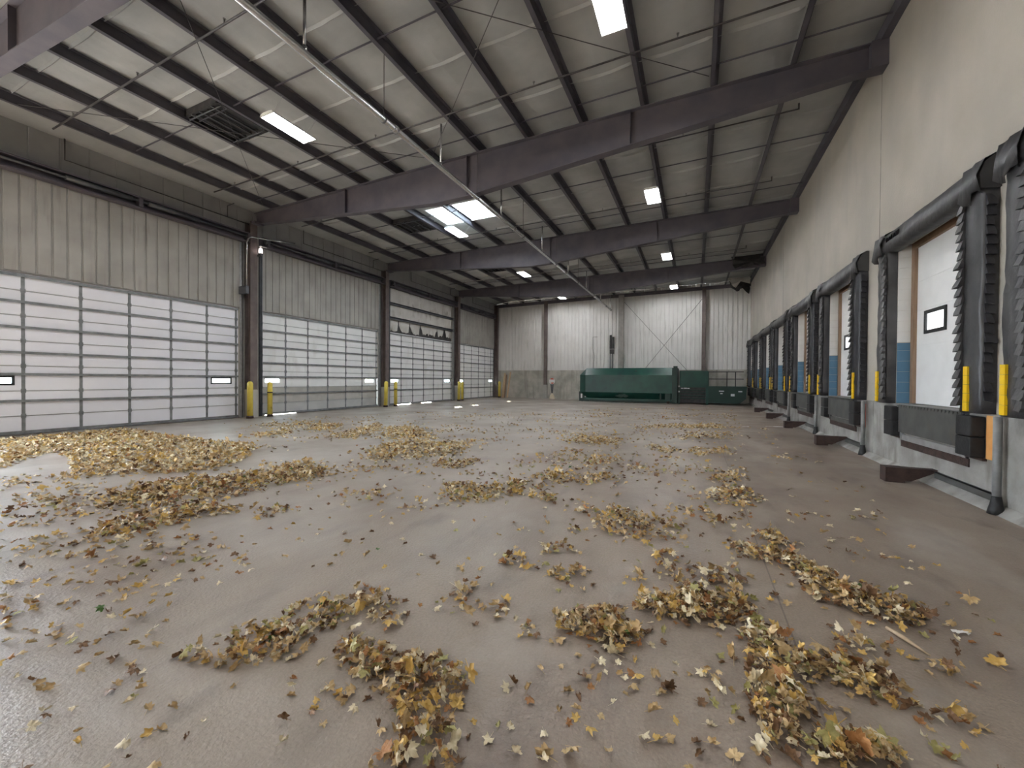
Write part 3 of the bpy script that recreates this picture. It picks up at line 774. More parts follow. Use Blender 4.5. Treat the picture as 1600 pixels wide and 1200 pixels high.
# electrics on the far wall
o = thing('fuse_box', 'narrow blackened fuse box with conduits beside the grey column', 'fuse box', (-6.2, YE - .1, 2.45))
for dx in (-.14, .06):
    bm = bmesh.new(); box(bm, -6.20 + dx, -6.20 + dx + .14, YE - .11, YE - .005, 4.15, 5.1 + (.15 if dx < 0 else 0)); obj('panel_box', bm, M['vent'], o)
bm = bmesh.new(); box(bm, -6.34, -6.0, YE - .09, YE - .01, 3.75, 4.1); obj('switch_box', bm, M['vent'], o)
for dx in (-.10, .08):
    bm = bmesh.new(); tube(bm, [(-6.2 + dx, YE - .06, 2.44), (-6.2 + dx, YE - .06, 3.76)], .03, 8); obj('conduit', bm, M['track'], o)
bm = bmesh.new(); tube(bm, [(-7.35, YE - .04, 5.15), (-7.72, YE - .04, 5.15), (-7.72, YE - .04, 4.2), (-7.6, YE - .04, 3.6), (-7.68, YE - .04, 2.44)], .018, 6)
tag(obj('wall_cable', bm, M['greycol']), 'thin grey cable hanging on ribbed far wall above green container', 'cable')

# round sign on its post
o = thing('warning_sign', 'worn red and white sign on a dark tapering post by the far wall', 'sign', (-11.05, 32.3, 0))
x, y = -11.05, 32.3
bm = bmesh.new(); lathe(bm, x, y, [(.26, 0), (.25, .06), (.17, .30), (.09, .44), (.05, .48)], 18); obj('base', bm, M['sand'], o)
bm = bmesh.new(); prism(bm, [(x - .05, .44), (x + .05, .44), (x + .13, 1.30), (x - .17, 1.30)], 1, y - .02, y + .02); obj('post', bm, M['track'], o)
def octo(cx, cz, r, y0, y1):
    bm = bmesh.new(); prism(bm, [(cx + r * math.cos(R(22.5 + 45 * k)), cz + r * math.sin(R(22.5 + 45 * k))) for k in range(8)], 1, y0, y1); return bm
face = obj('sign_face', octo(x, 1.50, .27, y - .05, y - .035), M['paper'], o)
bm = bmesh.new(); prism(bm, [(x - .19, 1.64), (x + .19, 1.64), (x + .10, 1.75), (x - .10, 1.75)], 1, y - .056, y - .05); obj('red_band', bm, M['red'], face)
bm = bmesh.new(); prism(bm, [(x - .10, 1.38), (x + .16, 1.40), (x + .10, 1.28), (x - .06, 1.28)], 1, y - .056, y - .05); obj('red_patch', bm, M['red'], face)

# boards leaning in the far corner
BD = [(-15.72, .09, .35, 2.2, 'palewood', 'widest pale board leaning in far corner by the bollard'), (-15.45, .06, .55, 2.05, 'wood', 'brown board leaning crooked in far corner between pale boards'), (-15.22, .07, .45, 2.3, 'palewood', 'pale board leaning in far corner on the sign side')]
for k, (x, w, lean, h, m, lab) in enumerate(BD):
    bm = bmesh.new()
    sk = (.06, -.04, .10)[k]
    v = box(bm, x - w, x + w, YE - .15 - lean, YE - .12 - lean, 0, h)
    for q in bm.verts:
        t = q.co.z / h; q.co.y += lean * t; q.co.x += sk * t
    tag(obj('leaning_board', bm, M[m]), lab, 'board', 'boards leaning in the far corner')

# ================================================================== GREEN COMPACTOR AND CONTAINER
YC0, YC1 = 30.0, 32.15
o = thing('waste_container', 'long dark green waste container with chamfered edges by the far wall', 'container', (-4.6, 31.0, 0))
def container():
    bm = bmesh.new()
    prof = [(.50, .16), (0, .72), (0, 2.0), (.42, 2.52), (YC1 - YC0 - .42, 2.52), (YC1 - YC0, 2.0), (YC1 - YC0, .72), (YC1 - YC0 - .5, .16)]
    def ring(x, f):
        return [bm.verts.new((x, YC0 + (f if f and 0 else 0) + dy, z)) for dy, z in prof]
    A = ring(-1.45, 0); Bq = ring(-7.62, 0)
    C = [bm.verts.new((-8.06, YC0 + (dy if 0 < k < 7 and k not in (3, 4) else dy), min(max(z, .72), 2.0))) for k, (dy, z) in enumerate(prof)]
    C = [bm.verts.new((-8.06, YC0 + dy, z)) for dy, z in ((.12, .72), (.12, 2.0), (YC1 - YC0 - .12, 2.0), (YC1 - YC0 - .12, .72))]
    for v in list(bm.verts):
        if not v.link_faces and v.co.x < -8.0 and v not in C: bm.verts.remove(v)
    n = 8
    for k in range(n): bm.faces.new([A[k], A[(k + 1) % n], Bq[(k + 1) % n], Bq[k]])
    bm.faces.new([Bq[1], Bq[2], C[1], C[0]])
    bm.faces.new([Bq[2], Bq[3], C[1]])
    bm.faces.new([Bq[3], Bq[4], C[2], C[1]])
    bm.faces.new([Bq[4], Bq[5], C[2]])
    bm.faces.new([Bq[5], Bq[6], C[3], C[2]])
    bm.faces.new([Bq[6], Bq[7], C[3]])
    bm.faces.new([Bq[7], Bq[0], C[0], C[3]])
    bm.faces.new([Bq[0], Bq[1], C[0]])
    bm.faces.new(C); bm.faces.new(A)
    return bm
obj('body', container(), M['green'], o)
bm = bmesh.new(); box(bm, -8.0, -1.3, YC0 + .42, YC0 + .56, 0.03, .2); obj('skid_rail', bm, M['darkgreen'], o)
bm = bmesh.new(); box(bm, -8.0, -1.3, YC1 - .56, YC1 - .42, 0.03, .2); obj('skid_rail', bm, M['darkgreen'], o)
bm = bmesh.new(); box(bm, -7.7, -1.5, YC0 + .05, YC0 + .12, .17, .27); obj('lower_rail', bm, M['green'], o)
for x in (-7.9, -1.75):
    bm = bmesh.new(); tube(bm, [(x, YC0 + .15, .11), (x, YC0 + .35, .11)], .11, 14); obj('ground_roller', bm, M['rust'], o)
bm = bmesh.new(); prism(bm, [(-8.1, 0.02), (-7.35, 0.02), (-7.35, .25), (-7.6, .3), (-8.06, .75), (-8.1, .75)], 1, YC0 + .06, YC0 + .10); obj('corner_gusset', bm, M['darkgreen'], o)
bm = bmesh.new(); box(bm, -1.50, -1.15, YC0 - .06, YC1 + .06, 0.03, 2.50); box(bm, -1.42, -1.16, YC0 - .02, YC0 + .3, 2.50, 2.62); obj('door_frame', bm, M['darkgreen'], o)
bm = bmesh.new(); box(bm, -2.3, -2.2, YC0 + .02, YC0 + .1, .2, .75); box(bm, -1.95, -1.6, YC0 + .02, YC0 + .1, .25, .8); obj('latch_plate', bm, M['darkgreen'], o)
bm = bmesh.new(); rr = random.Random(4)
pts = [(-4.9 + .5 * math.cos(t) * rr.uniform(.7, 1.2), .47 + .14 * math.sin(t) * rr.uniform(.6, 1.2)) for t in np.linspace(0, 6.0, 16)]
bm2 = bm; vs = [bm.verts.new((x, YC0 + .49 - (z - .16) * (.5 / .56) + .0 - .012 + .0, z)) for x, z in pts]
bm.faces.new(vs); bmesh.ops.solidify(bm, geom=bm.faces[:], thickness=.004); obj('scuff_mark', bm, M['scuff'], o)
obj('white_sticker', B((-7.98, -7.86, YC0 + .03, YC0 + .06, .25, .58)), M['paper'], o)
obj('white_sticker', B((-7.66, -7.58, YC0 + .03, YC0 + .06, .32, .40)), M['paper'], o)
bm = bmesh.new(); q = bmesh.new(); tube(bm, [(-3.95, YC0 + .22, 2.26), (-3.95, YC0 + .20, 2.30)], .06, 10); obj('lift_eye', bm, M['vent'], o)

YK = 30.15
o = thing('compactor', 'dark green stationary compactor with ribbed lower front beside the container', 'compactor', (.9, 31.2, 0))
obj('hopper_panel', B((-1.03, .68, YK, YK + .05, 1.16, 2.30)), M['green'], o)
obj('hopper_back', B((-1.03, .68, YC1 - .3, YC1 - .25, .1, 2.28)), M['darkgreen'], o)
obj('hopper_side', B((-1.03, -.98, YK, YC1 - .25, .1, 2.28)), M['darkgreen'], o)
obj('ram_body', B((-1.0, .70, YK + .16, YC1 - .3, .1, 1.16)), M['vent'], o)
for z in (.98, .80, .60, .42): obj('rib', B((-1.0, .66, YK + .02, YK + .18, z - .03, z + .03)), M['darkgreen'], o)
bm = bmesh.new(); box(bm, .62, .78, YK - .04, YK + .14, 0.0, 2.28); obj('corner_post', bm, M['green'], o)
bm = bmesh.new(); box(bm, -1.10, -1.0, YK - .02, YK + .1, 0.0, 1.2); obj('corner_post', bm, M['darkgreen'], o)
bm = bmesh.new(); prism(bm, [(.78, .12), (2.65, .12), (3.0, .45), (3.05, 1.22), (.78, 1.22)], 1, YK + .02, YC1 - .2); bb = bm
obj('charge_box', bb, M['darkgreen'], o)
obj('top_ledge', B((.76, 3.05, YK - .03, YK + .1, 1.16, 1.26)), M['darkgreen'], o)
for x0, x1, z0, z1, nm in ((1.42, 1.72, .90, .96, 'warning_label'), (1.50, 1.64, .74, .80, 'warning_label'), (2.12, 2.34, .60, .76, 'warning_label'), (2.55, 2.78, .88, .96, 'warning_label')):
    obj(nm, B((x0, x1, YK + .012, YK + .02, z0, z1)), M['marking'], o)
bm = bmesh.new()
for a, b in ((-.92, -.78), (-.74, -.56), (-.53, -.36)): box(bm, a, b, YK + .03, YK + .05, 1.08, 1.15)
obj('white_lettering', B((-.92, -.78, YK + .012, YK + .02, 1.06, 1.12), (-.74, -.55, YK + .012, YK + .02, 1.06, 1.13), (-.53, -.38, YK + .012, YK + .02, 1.06, 1.12)), M['marking'], o); bm.free()
for x, z in ((-1.05, 1.22), (-1.05, .86)): obj('tie_clip', B((x - .06, x + .05, YK - .05, YK - .02, z - .05, z + .05)), M['galv'], o)
for x in (.82, 1.98, 2.50): obj('rail_post', B((x - .03, x + .03, YC1 - .5, YC1 - .44, 1.2, 2.28)), M['vent'], o)
for z in (2.25, 1.75): obj('guard_rail', B((.75, 3.0, YC1 - .5, YC1 - .45, z - .03, z + .03)), M['vent'], o)

# ================================================================== LOADING DOCKS
DN = ['at the dock bay beside the camera', 'at nearest fully visible dock door', 'at second fully visible dock door', 'at third fully visible dock door', 'at fourth fully visible dock door', 'at third dock bay from the compactor', 'at second dock bay from the compactor', 'at dock bay touching the compactor']
def jitter(bm, a, seed):
    r_ = random.Random(seed)
    for v in bm.verts: v.co += Vector((r_.uniform(-a, a), r_.uniform(-a, a), r_.uniform(-a, a)))
T = .165
def pad(bm, y0, y1, z0, z1):
    """a foam side pad with slightly lumpy vinyl cover"""
    n = 22; cols = []
    prof = [(XR - .002, y0), (XR - T + .03, y0), (XR - T, y0 + .03), (XR - T - .012, (y0 + y1) / 2), (XR - T, y1 - .03), (XR - T + .03, y1), (XR - .002, y1)]
    r_ = random.Random(int(y0 * 100))
    for k in range(n + 1):
        z = z0 + (z1 - z0) * k / n
        cols.append([bm.verts.new((x + (r_.uniform(-.012, .012) if 0 < i < 6 else 0), y + (r_.uniform(-.008, .008) if 0 < i < 6 else 0), z)) for i, (x, y) in enumerate(prof)])
    for k in range(n):
        for i in range(6):
            f = bm.faces.new([cols[k][i], cols[k][i + 1], cols[k + 1][i + 1], cols[k + 1][i]]); f.smooth = True
    bm.faces.new(cols[0]); bm.faces.new(cols[-1])
def pleats(bm, ye, s, z0, z1, seed, side):
    """overlapping scalloped flaps down an edge of a pad; s = +1 flaps stick out towards +y"""
    r_ = random.Random(seed); z = z1; st = .125
    while z > z0 + st:
        w = r_.uniform(.10, .16); d = r_.uniform(.03, .07); h = st * 1.35
        x0 = XR - T - .012
        pts = [(0, 0), (w * .5, -.01), (w * .85, -h * .35), (w, -h * .75), (w * .9, -h), (w * .45, -h * .93), (0, -h * .9)]
        if side == 'front':
            vs = [bm.verts.new((x0 - (.006 + d * (-q[1] / h)), ye + s * (q[0] - .09), z + q[1])) for q in pts]
            vs2 = [bm.verts.new((x0 + .004, ye + s * (q[0] - .09), z + q[1])) for q in pts]
        else:
            vs = [bm.verts.new((XR - .03 - T * .62 + q[0] * .7, ye + s * (.006 + d * (-q[1] / h)), z + q[1])) for q in pts]
            vs2 = [bm.verts.new((XR - .03 - T * .62 + q[0] * .7, ye - s * .004, z + q[1])) for q in pts]
        bm.faces.new(vs); bm.faces.new(vs2[::-1])
        for i in range(len(vs)): bm.faces.new([vs[i], vs2[i], vs2[(i + 1) % len(vs)], vs[(i + 1) % len(vs)]])
        z -= st
for i, c in enumerate(DOCKS):
    a, b = c - 1.62, c + 1.62
    where = DN[i]
    near = i < 6
    o = thing('dock_seal', 'black padded dock seal %s' % where + (', only its far edge showing' if i == 0 else ''), 'dock seal', (XR - .1, c, 1.18), 'black dock seals along the dock wall')
    zt = 4.12
    for q, (y0, y1) in enumerate(((a, a + .42), (b - .42, b))):
        bm = bmesh.new(); pad(bm, y0, y1, 1.20, zt); pd = obj('side_pad', bm, M['vinylgrey' if i < 2 else 'vinyl'], o)
        inn, s = (y1, 1) if q == 0 else (y0, -1)
        bm = bmesh.new(); pleats(bm, inn, s, 1.22, zt - .05, i * 7 + q, 'front'); obj('pleats', bm, M['vinylgrey'], pd)
        if q == 0:
            bm = bmesh.new(); pleats(bm, y0, -1, 1.35, zt - .1, i * 7 + 5, 'side'); obj('side_pleats', bm, M['vinyl'], pd)
        ys = y1 - .20 if q == 0 else y1 - .10
        bm = bmesh.new(); z = 1.22
        while z < 1.82:
            box(bm, XR - T - .035, XR - T - .008, ys - .045, ys + .045, z + .002, z + .118); z += .12
        obj('yellow_guide_strip', bm, M['yellowstrip'], pd)
    # head pad with a sagging face and corner flaps
    bm = bmesh.new(); n = 28; rows = []; r_ = random.Random(i)
    for k in range(n + 1):
        y = a - .03 + (b - a + .06) * k / n
        w = [r_.uniform(-.012, .012) for _ in range(6)]
        rows.append([bm.verts.new(p) for p in ((XR - .002, y, 4.52), (XR - .06 + w[0] * .3, y, 4.515 + w[0]), (XR - T + w[1], y, 4.42 + w[2]), (XR - T - .035 + w[3], y, 4.28), (XR - T - .03 + w[4], y, 4.10 + w[5]), (XR - .03, y, 4.08), (XR - .002, y, 4.08))])
    for k in range(n):
        for q in range(6):
            f = bm.faces.new([rows[k][q], rows[k][q + 1], rows[k + 1][q + 1], rows[k + 1][q]]); f.smooth = True
    bm.faces.new(rows[0]); bm.faces.new(rows[-1]); hp = obj('head_pad', bm, M['vinylgrey'], o)
    for y0, y1 in ((a - .05, a + .34), (b - .34, b + .05)):
        bm = bmesh.new(); rr_ = []
        for k in range(7):
            y = y0 + (y1 - y0) * k / 6; dd = .015 * math.sin(k * 1.7 + i)
            rr_.append([bm.verts.new(p) for p in ((XR - .012, y, 4.54), (XR - T - .02 + dd, y, 4.46), (XR - T - .075 - dd, y, 4.26), (XR - T - .06 + dd * 2, y, 4.02 + .07 * math.sin(k * 1.1)), (XR - T - .04 + dd * 2, y, 4.02 + .07 * math.sin(k * 1.1)))])
        for k in range(6):
            for q in range(4):
                f = bm.faces.new([rr_[k][q], rr_[k + 1][q], rr_[k + 1][q + 1], rr_[k][q + 1]]); f.smooth = True
        obj('corner_flap', bm, M['vinylgrey'], hp)
    if i == 1:
        bm = bmesh.new()
        for k, (dy, hh) in enumerate(((0, .085), (.10, .075), (.19, .085), (.30, .075), (.38, .085), (.47, .09))):
            y = 9.95 - dy
            v = [bm.verts.new((XR - T - .045, y + q[0], 4.30 + q[1])) for q in ((0, -hh / 2), (-.065, -hh / 2), (-.085, hh / 2), (-.02, hh / 2))]
            bm.faces.new(v)
        bmesh.ops.solidify(bm, geom=bm.faces[:], thickness=.004); obj('worn_lettering', bm, M['marking'], hp)
    cc, c = c, c - .2
    # leveler
    lv = thing('dock_leveler', 'grey steel dock leveler plate hanging %s' % where, 'dock leveler', (XR - .08, c - .2, .7), 'dock levelers under the dock doors')
    obj('lip_plate', B((XR - .115, XR - .085, c - .96, c + .96, .70, 1.17)), M['plate'], lv)
    bm = bmesh.new(); box(bm, XR - .11, XR + .18, c - .98, c + .98, 1.175, 1.199)
    for k in range(20): box(bm, XR - .12, XR - .08, c - .95 + k * .1, c - .89 + k * .1, 1.15, 1.19)
    obj('deck_hinge', bm, M['plate'], lv)
    bm = bmesh.new(); box(bm, XR - .075, XR - .046, c - .98, c + .98, .56, .66); box(bm, XR - .085, XR - .046, c - .98, c - .9, .56, 1.17); box(bm, XR - .085, XR - .046, c + .9, c + .98, .56, 1.17); obj('lip_keeper', bm, M['galv' if i == 1 else 'plate'], lv)
    obj('pit_edge_angle', B((XR - .06, XR - .046, c - 1.0, c + 1.0, .44, .555)), M['rust'], lv)
    # bumpers
    for side, y0 in (('far', c + .995), ('near', c - 1.335)):
        if i == 0 and side == 'near': continue
        bp = thing('dock_bumper', 'black rubber bumper, %s side of leveler, %s' % (side, where), 'bumper', (XR - .1, y0 + .17, .62), 'rubber dock bumpers')
        bm = bmesh.new()
        for k in range(2): rbox(bm, XR - .20, XR - .05, y0, y0 + .34, .62 + k * .275, .62 + k * .275 + .265, .02)
        obj('rubber_block', bm, M['rubber'], bp)
        obj('backing_angle', B((XR - .09, XR - .046, y0 - .02, y0 + .36, .585, .615)), M['rust'], bp)
    c = cc
    # wheel guide with rail
    if i > 0:
        yc = [0, 8.40, 12.48, 16.50, 20.35, 24.2, 27.5, 30.8][i]
        if i > 5: continue
        g = thing('wheel_guide', 'rusty brown steel wheel guide box on floor %s' % where, 'wheel guide', (2.92, yc, 0), 'rusty wheel guides along the dock wall')
        bm = bmesh.new(); box(bm, 2.80, 3.04, yc - .02, yc + .20, 0.0, .235); obj('box_end', bm, M['rust'], g)
        bm = bmesh.new(); prism(bm, [(3.04, .235), (3.04, .03), (3.12, .03), (3.40, .19), (3.434, .235)], 1, yc, yc + .16); obj('gusset_arm', bm, M['rust'], g)
        y1 = [0, 7.0, 11.33, 15.13, 19.06, 22.9][i]
        bm = bmesh.new(); box(bm, XR - .09, XR - .046, y1, yc, .20, .215); box(bm, XR - .09, XR - .08, y1, yc, .12, .215); obj('guide_rail', bm, M['plate'], g)

POST = [(6.90, 'beside the orange board in front of nearest dock door'), (11.22, 'between the nearest and second dock doors in view'), (15.02, 'between the second and third dock doors in view'), (18.95, 'between the third and fourth dock doors in view')]
for y, w_ in POST:
    o = thing('guard_pipe', 'grey upright pipe against foundation %s' % w_, 'pipe', (XR - .13, y, 0), 'upright pipes between the dock doors')
    x = XR - .13
    bm = bmesh.new(); lathe(bm, x, y, [(.040, .0), (.040, 1.19)], 14); obj('pipe_shaft', bm, M['greypipe'], o)
    bm = bmesh.new(); lathe(bm, x, y, [(.08, .0), (.07, .06), (.055, .12), (.042, .22)], 14); obj('black_boot', bm, M['rubber'], o)
tag(obj('shim_board', B((XR - .065, XR - .046, 7.08, 7.25, .62, 1.18)), M['orange']), 'orange board on foundation behind the nearest upright pipe', 'board')
tag(obj('red_marker', B((XR - .062, XR - .046, 11.34, 11.44, .60, 1.12)), M['red']), 'red marker strip on foundation beside the second upright pipe', 'marker')
LEAF_AREAS = [
    (1500, 1, [(-15.87, 3.80), (-15.84, 4.97), (-16.14, 6.25), (-13.65, 6.11), (-11.44, 6.07), (-9.56, 6.18), (-8.30, 5.23), (-7.83, 4.75), (-7.63, 3.97), (-8.02, 3.59), (-8.43, 3.38), (-8.72, 3.06), (-8.64, 2.81), (-9.01, 2.69), (-9.36, 2.99), (-11.02, 3.50), (-12.24, 3.65), (-11.99, 3.38), (-11.57, 3.06), (-10.74, 2.57)]),
    (620, 1, [(-6.83, 2.41), (-7.20, 2.79), (-7.45, 3.14), (-7.48, 3.55), (-6.92, 3.95), (-6.91, 4.46), (-5.56, 3.59), (-5.78, 3.07), (-5.60, 2.66), (-5.74, 2.42), (-5.98, 2.61), (-6.17, 2.52), (-6.47, 2.44)]),
    (300, 1, [(-5.40, 1.81), (-5.73, 2.03), (-5.86, 2.30), (-5.80, 2.44), (-5.60, 2.66), (-5.67, 2.90), (-5.15, 3.09), (-4.90, 2.94), (-5.25, 2.65), (-5.10, 2.44), (-5.14, 2.17), (-5.30, 1.95)]),
    (45, 0, [(-10.05, 2.40), (-9.50, 2.68), (-8.84, 2.46), (-8.92, 2.13)]),
    (110, 0, [(-8.33, 1.99), (-8.21, 2.39), (-7.67, 2.56), (-6.42, 2.09), (-6.75, 1.92), (-7.19, 1.90), (-7.44, 1.78)]),
    (45, 0, [(-8.61, 2.47), (-8.03, 2.96), (-6.28, 2.34), (-6.34, 2.06)]),
    (50, 0, [(-7.11, 1.70), (-6.17, 2.03), (-5.45, 1.79), (-4.16, 2.69), (-3.21, 2.08), (-5.05, 1.20)]),
    (210, 1, [(-6.68, 4.31), (-7.03, 4.99), (-6.68, 5.32), (-6.01, 5.05), (-5.42, 4.80), (-5.50, 4.30), (-5.89, 3.80)]),
    (60, 0, [(-13.71, 9.08), (-13.41, 10.47), (-11.47, 9.20), (-12.15, 8.35)]),
    (70, 1, [(-11.49, 7.42), (-11.45, 8.49), (-10.58, 7.90), (-10.72, 6.92)]),
    (60, 1, [(-10.89, 8.56), (-11.98, 10.00), (-11.21, 10.13), (-10.21, 8.92)]),
    (100, 1, [(-9.05, 7.96), (-10.42, 11.13), (-9.16, 9.93), (-8.24, 7.87)]),
    (130, 1, [(-8.12, 8.80), (-9.14, 10.43), (-8.44, 10.79), (-6.18, 8.77), (-6.66, 8.85), (-7.13, 8.44)]),
    (320, 1, [(-6.16, 6.31), (-6.93, 7.52), (-6.67, 8.52), (-5.87, 8.33), (-5.22, 8.96), (-4.53, 7.12), (-5.17, 6.61), (-5.41, 5.96)]),
    (90, 1, [(-4.62, 6.19), (-4.41, 6.63), (-3.85, 6.91), (-3.79, 6.22), (-4.10, 6.06)]),
    (60, 0, [(-5.93, 5.08), (-6.25, 5.89), (-5.47, 5.61), (-4.47, 5.81), (-5.44, 5.05)]),
    (18, 0, [(-9.56, 6.18), (-8.87, 6.02), (-8.92, 5.76)]),
    (180, 1, [(-3.52, 5.16), (-2.86, 5.28), (-2.57, 5.63), (-2.28, 5.01), (-2.60, 4.46), (-2.95, 4.44)]),
    (26, 0, [(-3.35, 3.89), (-3.24, 4.15), (-2.87, 4.33), (-2.84, 4.10)]),
    (15, 0, [(-4.13, 4.11), (-4.04, 4.42), (-3.84, 4.17)]),
    (36, 0, [(-4.87, 3.15), (-4.51, 3.39), (-4.31, 3.22), (-4.65, 3.00)]),
    (200, 0, [(-15.52, 10.02), (-8.07, 17.65), (-2.83, 6.21), (-6.68, 4.31)]),
    (70, 0, [(-6.68, 4.31), (-2.83, 6.21), (-1.35, 2.96), (-3.21, 2.08)]),
    (200, 1, [(-1.04, 4.58), (-0.96, 5.13), (-0.62, 5.06), (-0.20, 4.79), (-0.13, 4.38), (-0.50, 4.11), (-0.69, 4.22), (-0.93, 4.27)]),
    (18, 0, [(-1.31, 4.73), (-1.11, 4.90), (-1.07, 4.70)]),
    (75, 1, [(-2.42, 5.94), (-2.34, 6.84), (-1.98, 6.56), (-1.86, 5.96)]),
    (50, 1, [(-1.79, 6.00), (-1.46, 6.97), (-1.24, 6.78), (-1.36, 6.09)]),
    (50, 1, [(-2.15, 5.08), (-2.11, 5.61), (-1.60, 4.98), (-1.65, 4.92)]),
    (40, 1, [(-2.61, 5.72), (-2.40, 5.82), (-2.17, 5.06), (-2.28, 5.01)]),
    (80, 1, [(-2.95, 10.04), (-3.05, 11.30), (-1.86, 11.13), (-1.71, 10.04)]),
    (45, 1, [(-1.99, 7.92), (-1.45, 8.29), (-1.42, 7.73), (-1.82, 7.53)]),
    (80, 0, [(-2.93, 7.87), (-2.53, 9.05), (-2.15, 8.73), (-2.20, 7.25), (-2.50, 7.10)]),
    (60, 1, [(-1.07, 10.36), (-0.28, 9.92), (-0.49, 9.45), (-0.93, 9.73)]),
    (40, 1, [(-0.10, 9.76), (0.09, 10.81), (0.27, 9.95), (0.12, 9.29)]),
    (35, 1, [(0.28, 10.47), (0.72, 10.83), (0.62, 9.88), (0.34, 9.86)]),
    (75, 1, [(0.20, 7.22), (0.54, 8.03), (0.77, 7.64), (0.47, 7.05)]),
    (140, 1, [(0.15, 6.19), (0.25, 6.44), (0.56, 6.91), (0.76, 6.79), (0.84, 6.25), (0.60, 5.84), (0.36, 5.93)]),
    (55, 0, [(-0.17, 5.43), (0.14, 5.58), (0.28, 5.29), (0.40, 5.08), (0.07, 5.02)]),
    (100, 1, [(-1.55, 14.91), (0.85, 16.51), (0.79, 15.26), (-1.44, 14.37)]),
    (65, 0, [(-0.67, 12.76), (0.90, 14.51), (0.78, 12.49), (-0.40, 12.07)]),
    (65, 0, [(-1.28, 7.71), (-0.74, 8.16), (0.07, 7.88), (-0.33, 7.53), (-1.04, 7.18)]),
    (30, 0, [(-4.08, 11.91), (-3.46, 11.99), (-3.24, 11.21), (-3.76, 11.15)]),
    (34, 0, [(-1.31, 3.53), (-1.25, 3.79), (-1.04, 3.71), (-1.19, 3.50)]),
    (13, 0, [(-1.22, 4.13), (-1.13, 4.23), (-1.08, 4.03)]),
    (40, 1, [(0.24, 4.36), (0.41, 4.40), (0.87, 4.36), (0.85, 4.26), (0.38, 4.13)]),
    (60, 1, [(0.60, 4.89), (0.74, 4.96), (0.89, 4.67), (0.70, 4.58)]),
    (14, 0, [(-0.41, 3.92), (-0.19, 4.11), (-0.19, 3.86), (-0.31, 3.80)]),
    (240, 0, [(-7.97, 17.44), (1.90, 22.96), (1.01, 10.08), (-3.55, 7.79)]),
    (170, 0, [(-3.55, 7.79), (1.01, 10.08), (0.56, 4.13), (-1.44, 3.17)]),
    (26, 0, [(-5.05, 1.20), (-3.91, 1.75), (-1.98, 0.88), (-2.57, 0.61)]),
    (190, 1, [(-2.65, 1.27), (-2.64, 1.43), (-2.51, 1.70), (-2.48, 1.96), (-2.22, 2.18), (-2.11, 2.33), (-1.97, 2.20), (-2.07, 2.03), (-2.14, 1.70), (-2.10, 1.50), (-2.40, 1.31)]),
    (34, 0, [(-2.07, 2.03), (-1.88, 2.34), (-1.71, 2.12), (-1.79, 1.97)]),
    (230, 1, [(-1.95, 1.72), (-1.90, 1.81), (-1.66, 1.83), (-1.45, 1.81), (-1.16, 1.89), (-1.07, 1.80), (-1.07, 1.62), (-0.86, 1.40), (-1.14, 1.28), (-1.27, 1.49), (-1.57, 1.55), (-1.72, 1.60)]),
    (12, 0, [(-1.76, 1.26), (-1.73, 1.45), (-1.63, 1.52), (-1.57, 1.39)]),
    (150, 1, [(-0.85, 2.61), (-0.71, 2.61), (-0.64, 2.77), (-0.51, 2.87), (-0.42, 2.73), (-0.30, 2.63), (-0.27, 2.60), (-0.35, 2.41), (-0.51, 2.40), (-0.62, 2.47), (-0.76, 2.42)]),
    (44, 0, [(-1.19, 3.22), (-1.04, 3.29), (-0.87, 3.31), (-0.80, 3.08), (-0.91, 2.97), (-1.13, 3.13)]),
    (26, 0, [(-1.55, 3.15), (-1.48, 3.33), (-1.31, 3.23), (-1.40, 3.09)]),
    (24, 0, [(-1.70, 2.57), (-1.53, 2.71), (-1.42, 2.34), (-1.52, 2.29)]),
    (15, 0, [(-1.35, 2.43), (-1.19, 2.57), (-1.14, 2.47), (-1.29, 2.38)]),
    (18, 0, [(-1.04, 2.29), (-1.02, 2.43), (-0.88, 2.33)]),
    (100, 1, [(-0.38, 2.98), (-0.24, 3.04), (0.07, 3.31), (0.07, 2.96), (-0.13, 2.88), (-0.33, 2.87)]),
    (13, 0, [(-0.47, 3.50), (-0.33, 3.33), (-0.43, 3.28)]),
    (40, 0, [(-0.26, 3.57), (0.08, 3.97), (0.07, 3.36), (-0.21, 3.39)]),
    (10, 0, [(-0.53, 2.31), (-0.45, 2.35), (-0.28, 2.14), (-0.46, 2.07)]),
    (170, 1, [(-0.36, 3.09), (0.08, 3.38), (0.35, 3.43), (0.38, 3.11), (0.11, 2.90), (-0.10, 2.92), (-0.34, 2.90)]),
    (55, 0, [(0.09, 3.72), (0.39, 3.96), (0.38, 3.48), (0.10, 3.42)]),
    (260, 1, [(0.77, 4.09), (1.01, 4.25), (1.04, 4.00), (1.25, 3.86), (1.37, 3.84), (1.45, 3.68), (1.40, 3.51), (1.22, 3.45), (1.05, 3.46), (0.96, 3.51), (0.80, 3.61)]),
    (90, 1, [(0.25, 4.45), (0.69, 4.42), (0.97, 4.24), (0.78, 4.05), (0.43, 4.18)]),
    (70, 1, [(0.25, 2.86), (0.39, 3.01), (0.53, 2.99), (0.55, 2.85), (0.33, 2.73)]),
    (270, 1, [(0.25, 2.46), (0.38, 2.68), (0.61, 2.81), (0.80, 2.86), (0.98, 2.73), (0.89, 2.59), (0.76, 2.59), (0.59, 2.64), (0.45, 2.57), (0.52, 2.46), (0.52, 2.32), (0.39, 2.20), (0.46, 2.14), (0.29, 2.02), (0.28, 2.25)]),
    (90, 1, [(0.45, 2.12), (0.59, 2.21), (0.75, 2.26), (0.81, 2.18), (0.53, 2.05)]),
    (34, 0, [(0.77, 3.05), (0.94, 3.21), (1.06, 3.05), (0.94, 3.01), (0.81, 3.02)]),
